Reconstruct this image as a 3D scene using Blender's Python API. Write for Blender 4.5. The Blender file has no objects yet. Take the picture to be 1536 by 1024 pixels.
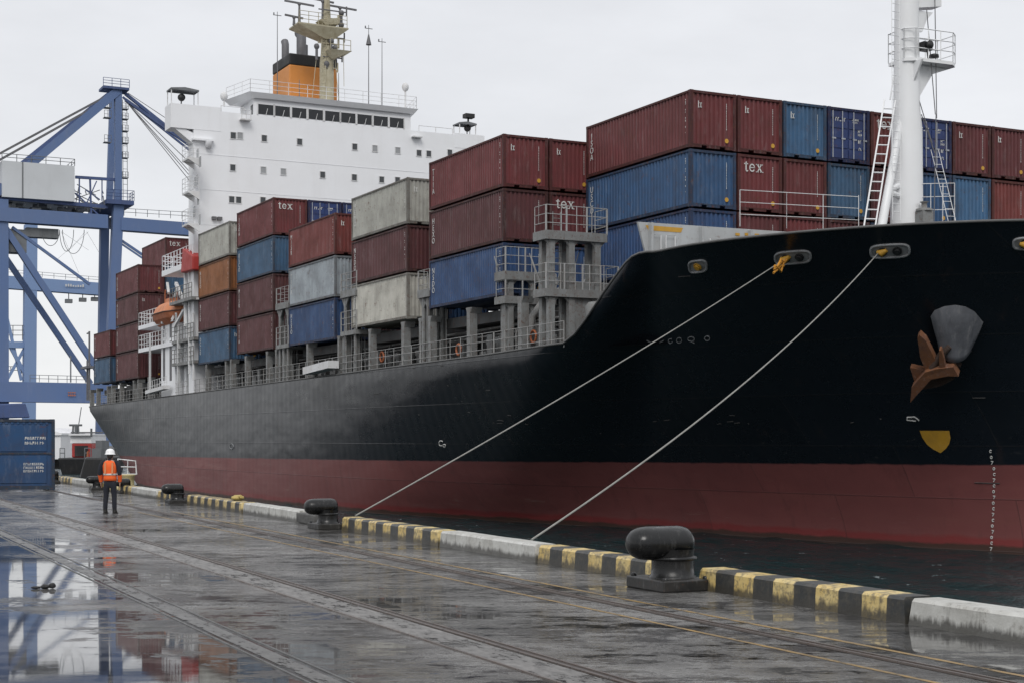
import bpy, bmesh, math, random
from mathutils import Vector, Matrix, noise
from mathutils.bvhtree import BVHTree
random.seed(7)
scene = bpy.context.scene
col = scene.collection
PI = math.pi

# ------------------------------------------------------------ site frames
# camera 2.1 m above the quay; survey of the place: f = 2300 px for a 1536 px wide picture, horizon on row 657
FPX, CU, HV, HC = 2300.0, 768.0, 657.0, 2.1
AS = math.atan2(1168, FPX)            # ship heading
AQ = math.atan2(1078, FPX)            # quay heading
ES = Vector((math.sin(AS), -math.cos(AS), 0)); EL = Vector((math.cos(AS), math.sin(AS), 0))
QS = Vector((math.sin(AQ), -math.cos(AQ), 0)); QL = Vector((math.cos(AQ), math.sin(AQ), 0))
SHIP = Matrix.Rotation(AS - PI/2, 4, 'Z')
QUAY = Matrix.Rotation(AQ - PI/2, 4, 'Z')

def F(u, v, s):                       # surveyed point on a plane across the ship at station s
    k = (u-CU)/FPX
    Y = s/(ES.x*k+ES.y); X = k*Y
    return Vector((s, EL.x*X+EL.y*Y, HC+(HV-v)*Y/FPX))
def G(u, v, L):                       # surveyed point on a plane along the ship, L metres out
    k = (u-CU)/FPX
    Y = L/(EL.x*k+EL.y); X = k*Y
    return Vector((ES.x*X+ES.y*Y, L, HC+(HV-v)*Y/FPX))
def QP(u, L):                         # position along the quay of a sight line at offset L
    k = (u-CU)/FPX
    Y = L/(QL.x*k+QL.y); X = k*Y
    return QS.x*X+QS.y*Y
def W3(u, v, Y):
    return Vector(((u-CU)/FPX*Y, Y, HC+(HV-v)*Y/FPX))
def toship(p): return Vector((p.dot(ES), p.dot(EL), p.z))

# ------------------------------------------------------------ materials
MATS = {}
def nt_new(name):
    m = bpy.data.materials.new(name); m.use_nodes = True
    nt = m.node_tree; b = nt.nodes['Principled BSDF']
    return m, nt, b
def nd(nt, t, **kw):
    n = nt.nodes.new(t)
    for k, v in kw.items():
        if k in n.inputs: n.inputs[k].default_value = v
        else: setattr(n, k, v)
    return n
def noise_n(nt, vec, scale, detail=5, rough=.6, sx=1, sy=1, sz=1, loc=(0,0,0)):
    mp = nt.nodes.new('ShaderNodeMapping'); mp.inputs['Scale'].default_value = (sx, sy, sz); mp.inputs['Location'].default_value = loc
    nt.links.new(vec, mp.inputs[0])
    n = nt.nodes.new('ShaderNodeTexNoise'); n.inputs['Scale'].default_value = scale
    n.inputs['Detail'].default_value = detail; n.inputs['Roughness'].default_value = rough
    nt.links.new(mp.outputs[0], n.inputs['Vector'])
    return n.outputs['Fac']
def ramp(nt, fac, stops):
    r = nt.nodes.new('ShaderNodeValToRGB'); el = r.color_ramp.elements
    while len(el) < len(stops): el.new(.5)
    for e, (p, c) in zip(el, stops):
        e.position = p; e.color = (c, c, c, 1) if isinstance(c, (int, float)) else (*c, 1)
    nt.links.new(fac, r.inputs[0]); return r.outputs[0]
def mixc(nt, fac, a, b, mode='MIX'):
    m = nt.nodes.new('ShaderNodeMix'); m.data_type = 'RGBA'; m.blend_type = mode
    for sock, val in ((0, fac), (6, a), (7, b)):
        if hasattr(val, 'is_output') or isinstance(val, bpy.types.NodeSocket): nt.links.new(val, m.inputs[sock])
        elif sock == 0: m.inputs[0].default_value = val
        else: m.inputs[sock].default_value = (*val, 1) if len(val) == 3 else val
    return m.outputs[2]
def math_n(nt, op, a, b=0.0, c=None, clamp=False):
    m = nt.nodes.new('ShaderNodeMath'); m.operation = op; m.use_clamp = clamp
    for i, val in enumerate((a, b) if c is None else (a, b, c)):
        if isinstance(val, bpy.types.NodeSocket): nt.links.new(val, m.inputs[i])
        else: m.inputs[i].default_value = val
    return m.outputs[0]
def bump(nt, b, h, strength, dist):
    bp = nt.nodes.new('ShaderNodeBump'); bp.inputs['Strength'].default_value = strength; bp.inputs['Distance'].default_value = dist
    nt.links.new(h, bp.inputs['Height']); nt.links.new(bp.outputs[0], b.inputs['Normal'])

def paint(name, c, rough=.5, dirt=.25, dc=(.05,.045,.04), sc=1.0, rust=0.0, metal=0, objcol=False, streak=True, spec=.5):
    if name in MATS: return MATS[name]
    m, nt, b = nt_new(name)
    tc = nt.nodes.new('ShaderNodeTexCoord').outputs['Object']
    base = c
    oi = nt.nodes.new('ShaderNodeObjectInfo')
    # shift the pattern per object so repeats never show the same stains
    add = nt.nodes.new('ShaderNodeVectorMath'); add.operation = 'MULTIPLY_ADD'
    cm = nt.nodes.new('ShaderNodeCombineXYZ')
    r57 = math_n(nt, 'MULTIPLY', oi.outputs['Random'], 57.0)
    for i in range(3): nt.links.new(r57, cm.inputs[i])
    nt.links.new(tc, add.inputs[0]); add.inputs[1].default_value = (1,1,1); nt.links.new(cm.outputs[0], add.inputs[2])
    vec = add.outputs[0]
    if objcol: base = oi.outputs['Color']
    n1 = noise_n(nt, vec, .8*sc, 6, .65)
    f1 = ramp(nt, n1, [(.38, 0), (.72, 1)])
    cc = mixc(nt, math_n(nt, 'MULTIPLY', f1, dirt), base, dc)
    if streak:
        n2 = noise_n(nt, vec, 2.2*sc, 6, .7, 1, 1, .09)
        f2 = ramp(nt, n2, [(.52, 0), (.75, 1)])
        cc = mixc(nt, math_n(nt, 'MULTIPLY', f2, dirt*.9), cc, dc)
        n4 = noise_n(nt, vec, 3.1*sc, 5, .7, 1, 1, .25, (7,3,1))
        f4 = ramp(nt, n4, [(.55, 0), (.8, 1)])
        cc = mixc(nt, math_n(nt, 'MULTIPLY', f4, dirt*.45), cc, (.45,.44,.43))
    if rust:
        n3 = noise_n(nt, vec, 3.5*sc, 8, .75)
        f3 = ramp(nt, n3, [(.60-.12*rust, 0), (.67-.07*rust, 1)])
        cc = mixc(nt, math_n(nt, 'MULTIPLY', f3, min(1, .45+.5*rust)), cc, (.10,.035,.015))
    nt.links.new(cc, b.inputs['Base Color'])
    rr = math_n(nt, 'MULTIPLY_ADD', f1, .25, rough)
    nt.links.new(rr, b.inputs['Roughness'])
    b.inputs['Metallic'].default_value = metal
    b.inputs['Specular IOR Level'].default_value = spec
    bump(nt, b, n1, .15, .02)
    MATS[name] = m; return m

M_cont = paint('container_paint', (1,1,1), .42, .40, (.035,.025,.022), 1.0, .22, objcol=True, spec=.35)
M_frame = paint('container_frame', (1,1,1), .55, .5, (.04,.025,.02), 2.0, .55, objcol=True, spec=.3)
M_mark = paint('marking_white', (.62,.62,.60), .6, .2, sc=3)
M_markdim = paint('marking_faded', (.26,.27,.28), .7, .3, sc=3)
M_yel = paint('marking_yellow', (.55,.30,.03), .5, .25, sc=2)
M_steel = paint('deck_steel', (.215,.225,.225), .5, .45, (.07,.045,.03), 2.0, .45)
M_steel2 = paint('deck_dark_steel', (.075,.08,.082), .6, .5, (.03,.02,.015), 1.0, .4)
M_wall = paint('breakwater_paint', (.42,.44,.45), .5, .3, (.15,.12,.09), .8, .15)
M_white = paint('ship_white', (.80,.81,.83), .45, .10, (.35,.32,.28), .35)
M_white2 = paint('ship_white_soft', (.66,.67,.68), .5, .22, (.3,.22,.15), 1.0, .1)
M_railg = paint('railing_grey', (.36,.37,.37), .55, .35, (.16,.10,.06), 2.0, .2)
M_mastw = paint('foremast_white', (.76,.77,.78), .4, .08, (.4,.36,.3), .6)
M_cream = paint('radar_mast_cream', (.43,.40,.29), .55, .5, (.16,.11,.05), 1.6)
M_glass = paint('dark_glass', (.012,.014,.017), .12, 0, streak=False)
M_pane = paint('pale_pane', (.30,.31,.32), .2, .1, streak=False)
M_black = paint('black_paint', (.012,.013,.015), .5, .2, (.04,.03,.02), 1)
M_orange = paint('funnel_orange', (.62,.24,.05), .5, .2, (.2,.1,.05), .6)
M_lifeb = paint('lifeboat_orange', (.42,.13,.05), .5, .4, (.15,.06,.04), 1.5)
M_red = paint('red_paint', (.38,.03,.025), .5, .2)
M_pipe = paint('exhaust_grey', (.13,.13,.14), .5, .4)
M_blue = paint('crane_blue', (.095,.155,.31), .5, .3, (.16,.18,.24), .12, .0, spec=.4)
M_blue2 = paint('crane_blue_hazed', (.19,.28,.47), .6, .12, (.2,.22,.26), .12, spec=.3)  # distance haze mixed into the colour: lighter copy of the crane blue
M_dkblue = paint('crane_dark_blue', (.05,.085,.21), .5, .3, sc=.5)
M_house = paint('crane_house_grey', (.56,.58,.60), .5, .25, (.25,.25,.25), .12)
M_rope = paint('rope_pale', (.27,.265,.245), .8, .3, sc=4, streak=False)
M_ropey = paint('rope_yellow', (.60,.27,.03), .8, .2, sc=4, streak=False)
M_anchor = paint('anchor_rust', (.19,.075,.028), .8, .7, (.10,.055,.045), 3.0, .3)
M_pocket = paint('pocket_steel', (.13,.135,.15), .28, .8, (.035,.038,.045), 1.3, metal=.2)
M_iron = paint('bollard_iron', (.006,.0065,.007), .20, .3, (.016,.015,.014), 4.0, .0, spec=.38)
M_ironb = paint('bollard_base', (.014,.014,.014), .35, .5, (.04,.036,.03), 5.0, .1)
M_shed = paint('far_paint_white', (.80,.80,.81), .6, .08, sc=.4)
M_grey = paint('far_grey', (.16,.17,.18), .6, .3, sc=.5)

# --- hull: black topsides over red boot, both weathered
def hull_mat():
    m, nt, b = nt_new('hull_paint')
    tc = nt.nodes.new('ShaderNodeTexCoord').outputs['Object']
    sp = nt.nodes.new('ShaderNodeSeparateXYZ'); nt.links.new(tc, sp.inputs[0])
    # boundary height rises slightly to the bow (trim by the stern); mesh coords are offset by the hull base
    bz = math_n(nt, 'MULTIPLY_ADD', sp.outputs[0], .0062, .5+.0062*(38)+2.3)
    wob = noise_n(nt, tc, 1.5, 3)
    zz = math_n(nt, 'ADD', sp.outputs[2], math_n(nt, 'MULTIPLY_ADD', wob, .10, -.05))
    d = math_n(nt, 'SUBTRACT', zz, bz)
    f = math_n(nt, 'MULTIPLY_ADD', d, 14, .5, clamp=True)
    n1 = noise_n(nt, tc, .22, 7, .65)
    n2 = noise_n(nt, tc, .9, 7, .7, .5, 1, 1)
    st = noise_n(nt, tc, 1.6, 6, .7, 1, 1, .06)
    hz = noise_n(nt, tc, .5, 6, .7, .12, .12, 3.0)
    red = mixc(nt, ramp(nt, n1, [(.35, 0), (.7, .6)]), (.185,.058,.055), (.135,.045,.045))
    red = mixc(nt, ramp(nt, hz, [(.52, 0), (.72, .45)]), red, (.17,.065,.055))
    red = mixc(nt, ramp(nt, st, [(.55, 0), (.8, .5)]), red, (.05,.022,.022))
    scr = noise_n(nt, tc, 1.1, 9, .8, .25, .25, 2.2, (3, 1, 9))
    # scuffed band by the water
    scf = math_n(nt, 'MULTIPLY', ramp(nt, scr, [(.60, 0), (.66, 1)]), .38)
    red = mixc(nt, scf, red, (.25,.17,.15))
    rl = math_n(nt, 'MULTIPLY_ADD', math_n(nt, 'ADD', sp.outputs[2], math_n(nt, 'MULTIPLY_ADD', n2, .5, -.25)), -6.0, 3.6, clamp=True)
    red = mixc(nt, math_n(nt, 'MULTIPLY', rl, .85), red, (.19,.028,.028))
    # sky glare painted as grey into the black aft topsides; aft boot paler
    aft = math_n(nt, 'MULTIPLY_ADD', math_n(nt, 'ADD', sp.outputs[0], math_n(nt, 'MULTIPLY', math_n(nt, 'SUBTRACT', n1, .5), 14.0)), -.018, .36, clamp=True)
    red = mixc(nt, math_n(nt, 'MULTIPLY', aft, .6), red, mixc(nt, ramp(nt, scr, [(.45, 0), (.62, 1)]), (.19,.062,.060), (.26,.13,.12)))
    scum = math_n(nt, 'MULTIPLY_ADD', math_n(nt, 'ADD', sp.outputs[2], math_n(nt, 'MULTIPLY_ADD', n2, .4, -.2)), -9.0, 2.6, clamp=True)
    red = mixc(nt, math_n(nt, 'MULTIPLY', scum, .85), red, (.030,.026,.018))
    blk = mixc(nt, aft, (.006,.0085,.013), (.046,.050,.056))
    blk = mixc(nt, math_n(nt, 'MULTIPLY', aft, ramp(nt, st, [(.5, 0), (.78, .8)])), blk, (.085,.085,.088))
    blk = mixc(nt, math_n(nt, 'MULTIPLY', ramp(nt, hz, [(.56, 0), (.7, .35)]), aft), blk, (.02,.021,.024))
    c = mixc(nt, f, red, blk)
    # rubbing marks just above the boundary
    bandf = math_n(nt, 'MULTIPLY', math_n(nt, 'SUBTRACT', 1.0, math_n(nt, 'ABSOLUTE', math_n(nt, 'MULTIPLY', math_n(nt, 'SUBTRACT', d, .6), 1.3)), clamp=True),
                    ramp(nt, noise_n(nt, tc, 4.0, 8, .8, .3, .3, 1), [(.60, 0), (.66, 1)]))
    c = mixc(nt, math_n(nt, 'MULTIPLY', bandf, .22), c, (.20,.19,.18))
    nt.links.new(c, b.inputs['Base Color'])
    r = math_n(nt, 'MULTIPLY_ADD', n2, .22, .17)
    r = math_n(nt, 'ADD', r, math_n(nt, 'MULTIPLY', math_n(nt, 'SUBTRACT', 1.0, f), .22))
    r = math_n(nt, 'ADD', r, math_n(nt, 'MULTIPLY', aft, .08))
    nt.links.new(r, b.inputs['Roughness'])
    b.inputs['Specular IOR Level'].default_value = .5
    br_ = nt.nodes.new('ShaderNodeTexBrick'); cmb = nt.nodes.new('ShaderNodeCombineXYZ')
    nt.links.new(sp.outputs[0], cmb.inputs[0]); nt.links.new(sp.outputs[2], cmb.inputs[1]); nt.links.new(cmb.outputs[0], br_.inputs['Vector'])
    br_.inputs['Scale'].default_value = 1.0; br_.inputs['Brick Width'].default_value = 7.5; br_.inputs['Row Height'].default_value = 2.05
    br_.inputs['Mortar Size'].default_value = .03; br_.inputs['Mortar Smooth'].default_value = .6; br_.inputs['Bias'].default_value = 0
    br_.inputs['Color1'].default_value = (.35,.35,.35,1); br_.inputs['Color2'].default_value = (.65,.65,.65,1); br_.inputs['Mortar'].default_value = (.5,.5,.5,1)
    seam = br_.outputs['Fac']
    pv = math_n(nt, 'MULTIPLY_ADD', br_.outputs['Color'], .55, .72)
    cmv = nt.nodes.new('ShaderNodeCombineXYZ')
    for i_ in range(3): nt.links.new(pv, cmv.inputs[i_])
    c = mixc(nt, 1.0, c, cmv.outputs[0], 'MULTIPLY')
    c = mixc(nt, math_n(nt, 'MULTIPLY', seam, .35), c, (.02,.018,.018))
    # rust weeps and pale runs down from the deck edge and the scuffs
    rw = noise_n(nt, tc, 1.1, 8, .72, 1.3, 1, .05, (11, 2, 0))
    c = mixc(nt, math_n(nt, 'MULTIPLY', ramp(nt, rw, [(.60, 0), (.68, 1)]), math_n(nt, 'MULTIPLY_ADD', aft, .30, .06)), c, (.15,.085,.06))
    rw2 = noise_n(nt, tc, 1.7, 8, .75, 1.2, 1, .12, (31, 2, 5))
    c = mixc(nt, math_n(nt, 'MULTIPLY', ramp(nt, rw2, [(.63, 0), (.68, 1)]), math_n(nt, 'MULTIPLY_ADD', aft, .35, .05)), c, (.26,.26,.26))
    nt.links.new(c, b.inputs['Base Color'])
    # plate seams and slight dishing
    wv = nt.nodes.new('ShaderNodeTexWave'); wv.wave_type = 'BANDS'; wv.bands_direction = 'X'; wv.inputs['Scale'].default_value = .13
    wv.inputs['Distortion'].default_value = 0; nt.links.new(tc, wv.inputs['Vector'])
    wv2 = nt.nodes.new('ShaderNodeTexWave'); wv2.wave_type = 'BANDS'; wv2.bands_direction = 'X'; wv2.inputs['Scale'].default_value = .35; wv2.inputs['Distortion'].default_value = .6
    nt.links.new(tc, wv2.inputs['Vector'])
    big_ = noise_n(nt, tc, .11, 3, .5, 1, 1, 2.2)
    h = math_n(nt, 'ADD', math_n(nt, 'ADD', math_n(nt, 'MULTIPLY', n1, .25), math_n(nt, 'MULTIPLY', big_, 1.5)), math_n(nt, 'MULTIPLY_ADD', wv2.outputs['Fac'], .05, math_n(nt, 'MULTIPLY', seam, .05)))
    bump(nt, b, h, .5, .22)
    return m
M_hull = hull_mat()

def quay_mat():
    m, nt, b = nt_new('wet_quay')
    tc = nt.nodes.new('ShaderNodeTexCoord').outputs['Object']
    sp = nt.nodes.new('ShaderNodeSeparateXYZ'); nt.links.new(tc, sp.inputs[0])
    big = noise_n(nt, tc, .16, 6, .62, 1, 1.5, 1, (4, 0, 0))
    mid = noise_n(nt, tc, .9, 8, .68, .8, 1.3, 1)
    fine = noise_n(nt, tc, 14, 6, .7)
    grit = noise_n(nt, tc, 60, 4, .7)
    # wetness: deep puddles inland (low L), damp film elsewhere
    inl = math_n(nt, 'MULTIPLY_ADD', sp.outputs[1], -.026, .172)
    kb_ = math_n(nt, 'MULTIPLY', math_n(nt, 'MULTIPLY_ADD', sp.outputs[1], .55, -5.0, clamp=True), .035)
    inl = math_n(nt, 'MAXIMUM', inl, math_n(nt, 'ADD', kb_, .012))
    wp = nt.nodes.new('ShaderNodeNewGeometry').outputs['Position']
    chop = noise_n(nt, wp, 3.4, 10, .76, .55, 1.1, 1, (2, 5, 0))
    band_ = noise_n(nt, wp, .55, 9, .70, .55, 1.2, 1, (8, 1, 0))
    wet = math_n(nt, 'ADD', math_n(nt, 'ADD', math_n(nt, 'MULTIPLY', big, .38), math_n(nt, 'MULTIPLY', band_, .38)), math_n(nt, 'MULTIPLY_ADD', chop, .36, math_n(nt, 'SUBTRACT', inl, .035)))
    pud = ramp(nt, wet, [(.535, 0), (.590, 1)])
    dm_ = math_n(nt, 'ADD', math_n(nt, 'MULTIPLY', band_, .42), math_n(nt, 'ADD', math_n(nt, 'MULTIPLY', chop, .36), math_n(nt, 'MULTIPLY', fine, .22)))
    damp = ramp(nt, dm_, [(.455, 0), (.525, 1)])
    colr = mixc(nt, damp, (.016,.015,.015), (.150,.145,.138))
    colr = mixc(nt, ramp(nt, fine, [(.44, 0), (.68, .55)]), colr, (.030,.028,.027))
    spk = noise_n(nt, tc, 38, 5, .75)
    colr = mixc(nt, ramp(nt, spk, [(.58, 0), (.70, .5)]), colr, (.17,.165,.16))
    colr = mixc(nt, ramp(nt, noise_n(nt, tc, .33, 5, .7, .3, 1.2, 1, (0,9,0)), [(.54, 0), (.68, .4)]), colr, (.080,.062,.048))
    pale = math_n(nt, 'ADD', math_n(nt, 'MULTIPLY', noise_n(nt, wp, .42, 9, .72, .8, 1.2, 1, (21, 4, 0)), .6), math_n(nt, 'MULTIPLY', chop, .4))
    colr = mixc(nt, ramp(nt, pale, [(.50, 0), (.55, .6)]), colr, (.24,.235,.225))
    wd_ = ramp(nt, pale, [(.455, .9), (.480, 0)])
    colr = mixc(nt, wd_, colr, (.018,.017,.016))
    colr = mixc(nt, math_n(nt, 'MULTIPLY', pud, .45), colr, (.034,.034,.036))
    nt.links.new(colr, b.inputs['Base Color'])
    rg = math_n(nt, 'MULTIPLY_ADD', damp, .22, .09)
    rg = math_n(nt, 'MULTIPLY_ADD', math_n(nt, 'SUBTRACT', fine, .5), .30, rg)
    inv = math_n(nt, 'SUBTRACT', 1.0, pud)
    inv = math_n(nt, 'MULTIPLY', inv, math_n(nt, 'SUBTRACT', 1.0, math_n(nt, 'MULTIPLY', wd_, .85)))
    rg = math_n(nt, 'MULTIPLY_ADD', rg, inv, .03)
    nt.links.new(rg, b.inputs['Roughness'])
    nt.links.new(math_n(nt, 'MULTIPLY_ADD', math_n(nt, 'MULTIPLY', damp, inv), -.10, .6), b.inputs['Specular IOR Level'])
    h = math_n(nt, 'MULTIPLY', math_n(nt, 'ADD', math_n(nt, 'MULTIPLY', chop, .5), math_n(nt, 'ADD', math_n(nt, 'MULTIPLY', fine, .30), math_n(nt, 'MULTIPLY', grit, .14))), inv)
    h2 = math_n(nt, 'ADD', h, math_n(nt, 'MULTIPLY', noise_n(nt, wp, 3.5, 5, .6, .5, 1.2, 1), .014))
    bump(nt, b, h2, .5, .03)
    return m
M_quay = quay_mat()

def sheet_mat(name, c1, c2, wear=.4, rough=.35, cut=None):
    m, nt, b = nt_new(name)
    tc = nt.nodes.new('ShaderNodeTexCoord').outputs['Object']
    n1 = noise_n(nt, tc, 1.2, 7, .7); n2 = noise_n(nt, tc, 9, 7, .75, .4, 1, 1)
    c = mixc(nt, ramp(nt, n1, [(.35, 0), (.65, 1)]), c1, c2)
    c = mixc(nt, ramp(nt, n2, [(.5-.2*wear, 0), (.72-.2*wear, .9)]), c, (.045,.042,.040))
    nt.links.new(c, b.inputs['Base Color'])
    r = math_n(nt, 'MULTIPLY_ADD', n2, .35, rough-.15); nt.links.new(r, b.inputs['Roughness'])
    if cut:
        nt.links.new(ramp(nt, math_n(nt,'ADD',math_n(nt,'MULTIPLY',n1,.5),math_n(nt,'MULTIPLY',n2,.5)), [(cut, 1), (cut+.05, 0)]), b.inputs['Alpha'])
    bump(nt, b, n2, .4, .01)
    return m
M_strip = sheet_mat('pale_concrete_strip', (.24,.23,.22), (.12,.116,.11), .35, .38, cut=.53)
M_joint = sheet_mat('patched_joint', (.15,.147,.142), (.085,.083,.08), .4, .38, cut=.53)
M_line = sheet_mat('worn_yellow_line', (.36,.215,.05), (.22,.14,.045), .3, .4, cut=.55)
M_railm = sheet_mat('rail_rust', (.055,.036,.026), (.03,.022,.018), .3, .35)
M_conc = sheet_mat('quay_wall_concrete', (.12,.12,.115), (.08,.08,.078), .4, .7)

def kerb_mat(striped):
    m, nt, b = nt_new('kerb_striped' if striped else 'kerb_white')
    tc = nt.nodes.new('ShaderNodeTexCoord').outputs['Object']
    oi = nt.nodes.new('ShaderNodeObjectInfo')
    cm = nt.nodes.new('ShaderNodeCombineXYZ'); nt.links.new(math_n(nt,'MULTIPLY',oi.outputs['Random'],31.0), cm.inputs[0])
    va = nt.nodes.new('ShaderNodeVectorMath'); va.operation='ADD'; nt.links.new(tc, va.inputs[0]); nt.links.new(cm.outputs[0], va.inputs[1])
    tv = va.outputs[0]
    sp = nt.nodes.new('ShaderNodeSeparateXYZ'); nt.links.new(tc, sp.inputs[0])
    n1 = noise_n(nt, tv, 2.2, 8, .7); n2 = noise_n(nt, tv, 9, 8, .75); st = noise_n(nt, tv, 7, 6, .7, 1, 1, .2)
    if striped:
        x = math_n(nt, 'ADD', sp.outputs[0], math_n(nt, 'MULTIPLY_ADD', n1, .05, -.025))
        fr = math_n(nt, 'FRACT', math_n(nt, 'DIVIDE', math_n(nt,'ADD', x, 9.05), .905))
        f = math_n(nt, 'MULTIPLY_ADD', math_n(nt, 'SUBTRACT', fr, .5), 60, .5, clamp=True)
        c = mixc(nt, f, mixc(nt, ramp(nt, n1, [(.35, 0), (.65, 1)]), (.58,.40,.11), (.62,.50,.24)), (.022,.024,.024))
        c = mixc(nt, math_n(nt,'MULTIPLY', ramp(nt, n2, [(.48, 0), (.58, .8)]), math_n(nt,'SUBTRACT',1.0,math_n(nt,'MULTIPLY',f,.75))), c, (.16,.13,.08))
    else:
        c = mixc(nt, ramp(nt, n1, [(.35, 0), (.7, .75)]), (.56,.56,.53), (.27,.26,.23))
        c = mixc(nt, ramp(nt, n2, [(.56, 0), (.66, .7)]), c, (.17,.155,.13))
    # grime creeping up from the ground and down from the arris
    g = math_n(nt, 'MULTIPLY_ADD', math_n(nt, 'ADD', sp.outputs[2], math_n(nt, 'MULTIPLY_ADD', st, -.30, .10)), -14, 1.2, clamp=True)
    c = mixc(nt, math_n(nt, 'MULTIPLY', g, .85), c, (.035,.032,.026))
    c = mixc(nt, ramp(nt, st, [(.56, 0), (.72, .55)]), c, (.07,.06,.045))
    nt.links.new(c, b.inputs['Base Color'])
    nt.links.new(math_n(nt, 'MULTIPLY_ADD', n1, .5, .15), b.inputs['Roughness'])
    bump(nt, b, math_n(nt,'ADD',n2,math_n(nt,'MULTIPLY',n1,2.0)), .5, .012)
    return m
M_kerbs, M_kerbw = kerb_mat(True), kerb_mat(False)

def sea_mat():
    m, nt, b = nt_new('sea_water')
    tc = nt.nodes.new('ShaderNodeTexCoord').outputs['Object']
    n1 = noise_n(nt, tc, .45, 5, .6, 1, 1.6, 1); n2 = noise_n(nt, tc, 1.7, 6, .65, 1, 1.5, 1)
    fo = noise_n(nt, tc, 1.0, 9, .72, 1, 1.4, 1, (3, 8, 0))
    ff = math_n(nt, 'MULTIPLY', ramp(nt, fo, [(.63, 0), (.66, 1)]), ramp(nt, noise_n(nt, tc, 6, 5, .7), [(.5, 0), (.56, .75)]))
    c = mixc(nt, n1, (.004,.017,.020), (.008,.030,.032))
    c = mixc(nt, ff, c, (.55,.6,.62))
    nt.links.new(c, b.inputs['Base Color'])
    nt.links.new(math_n(nt, 'MULTIPLY_ADD', ff, .5, .10), b.inputs['Roughness'])
    b.inputs['IOR'].default_value = 1.33
    b.inputs['Specular IOR Level'].default_value = .45
    bump(nt, b, math_n(nt, 'ADD', n2, math_n(nt, 'MULTIPLY', noise_n(nt, tc, 5, 4, .6), .4)), 1.0, .22)
    return m
M_sea = sea_mat()

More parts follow.
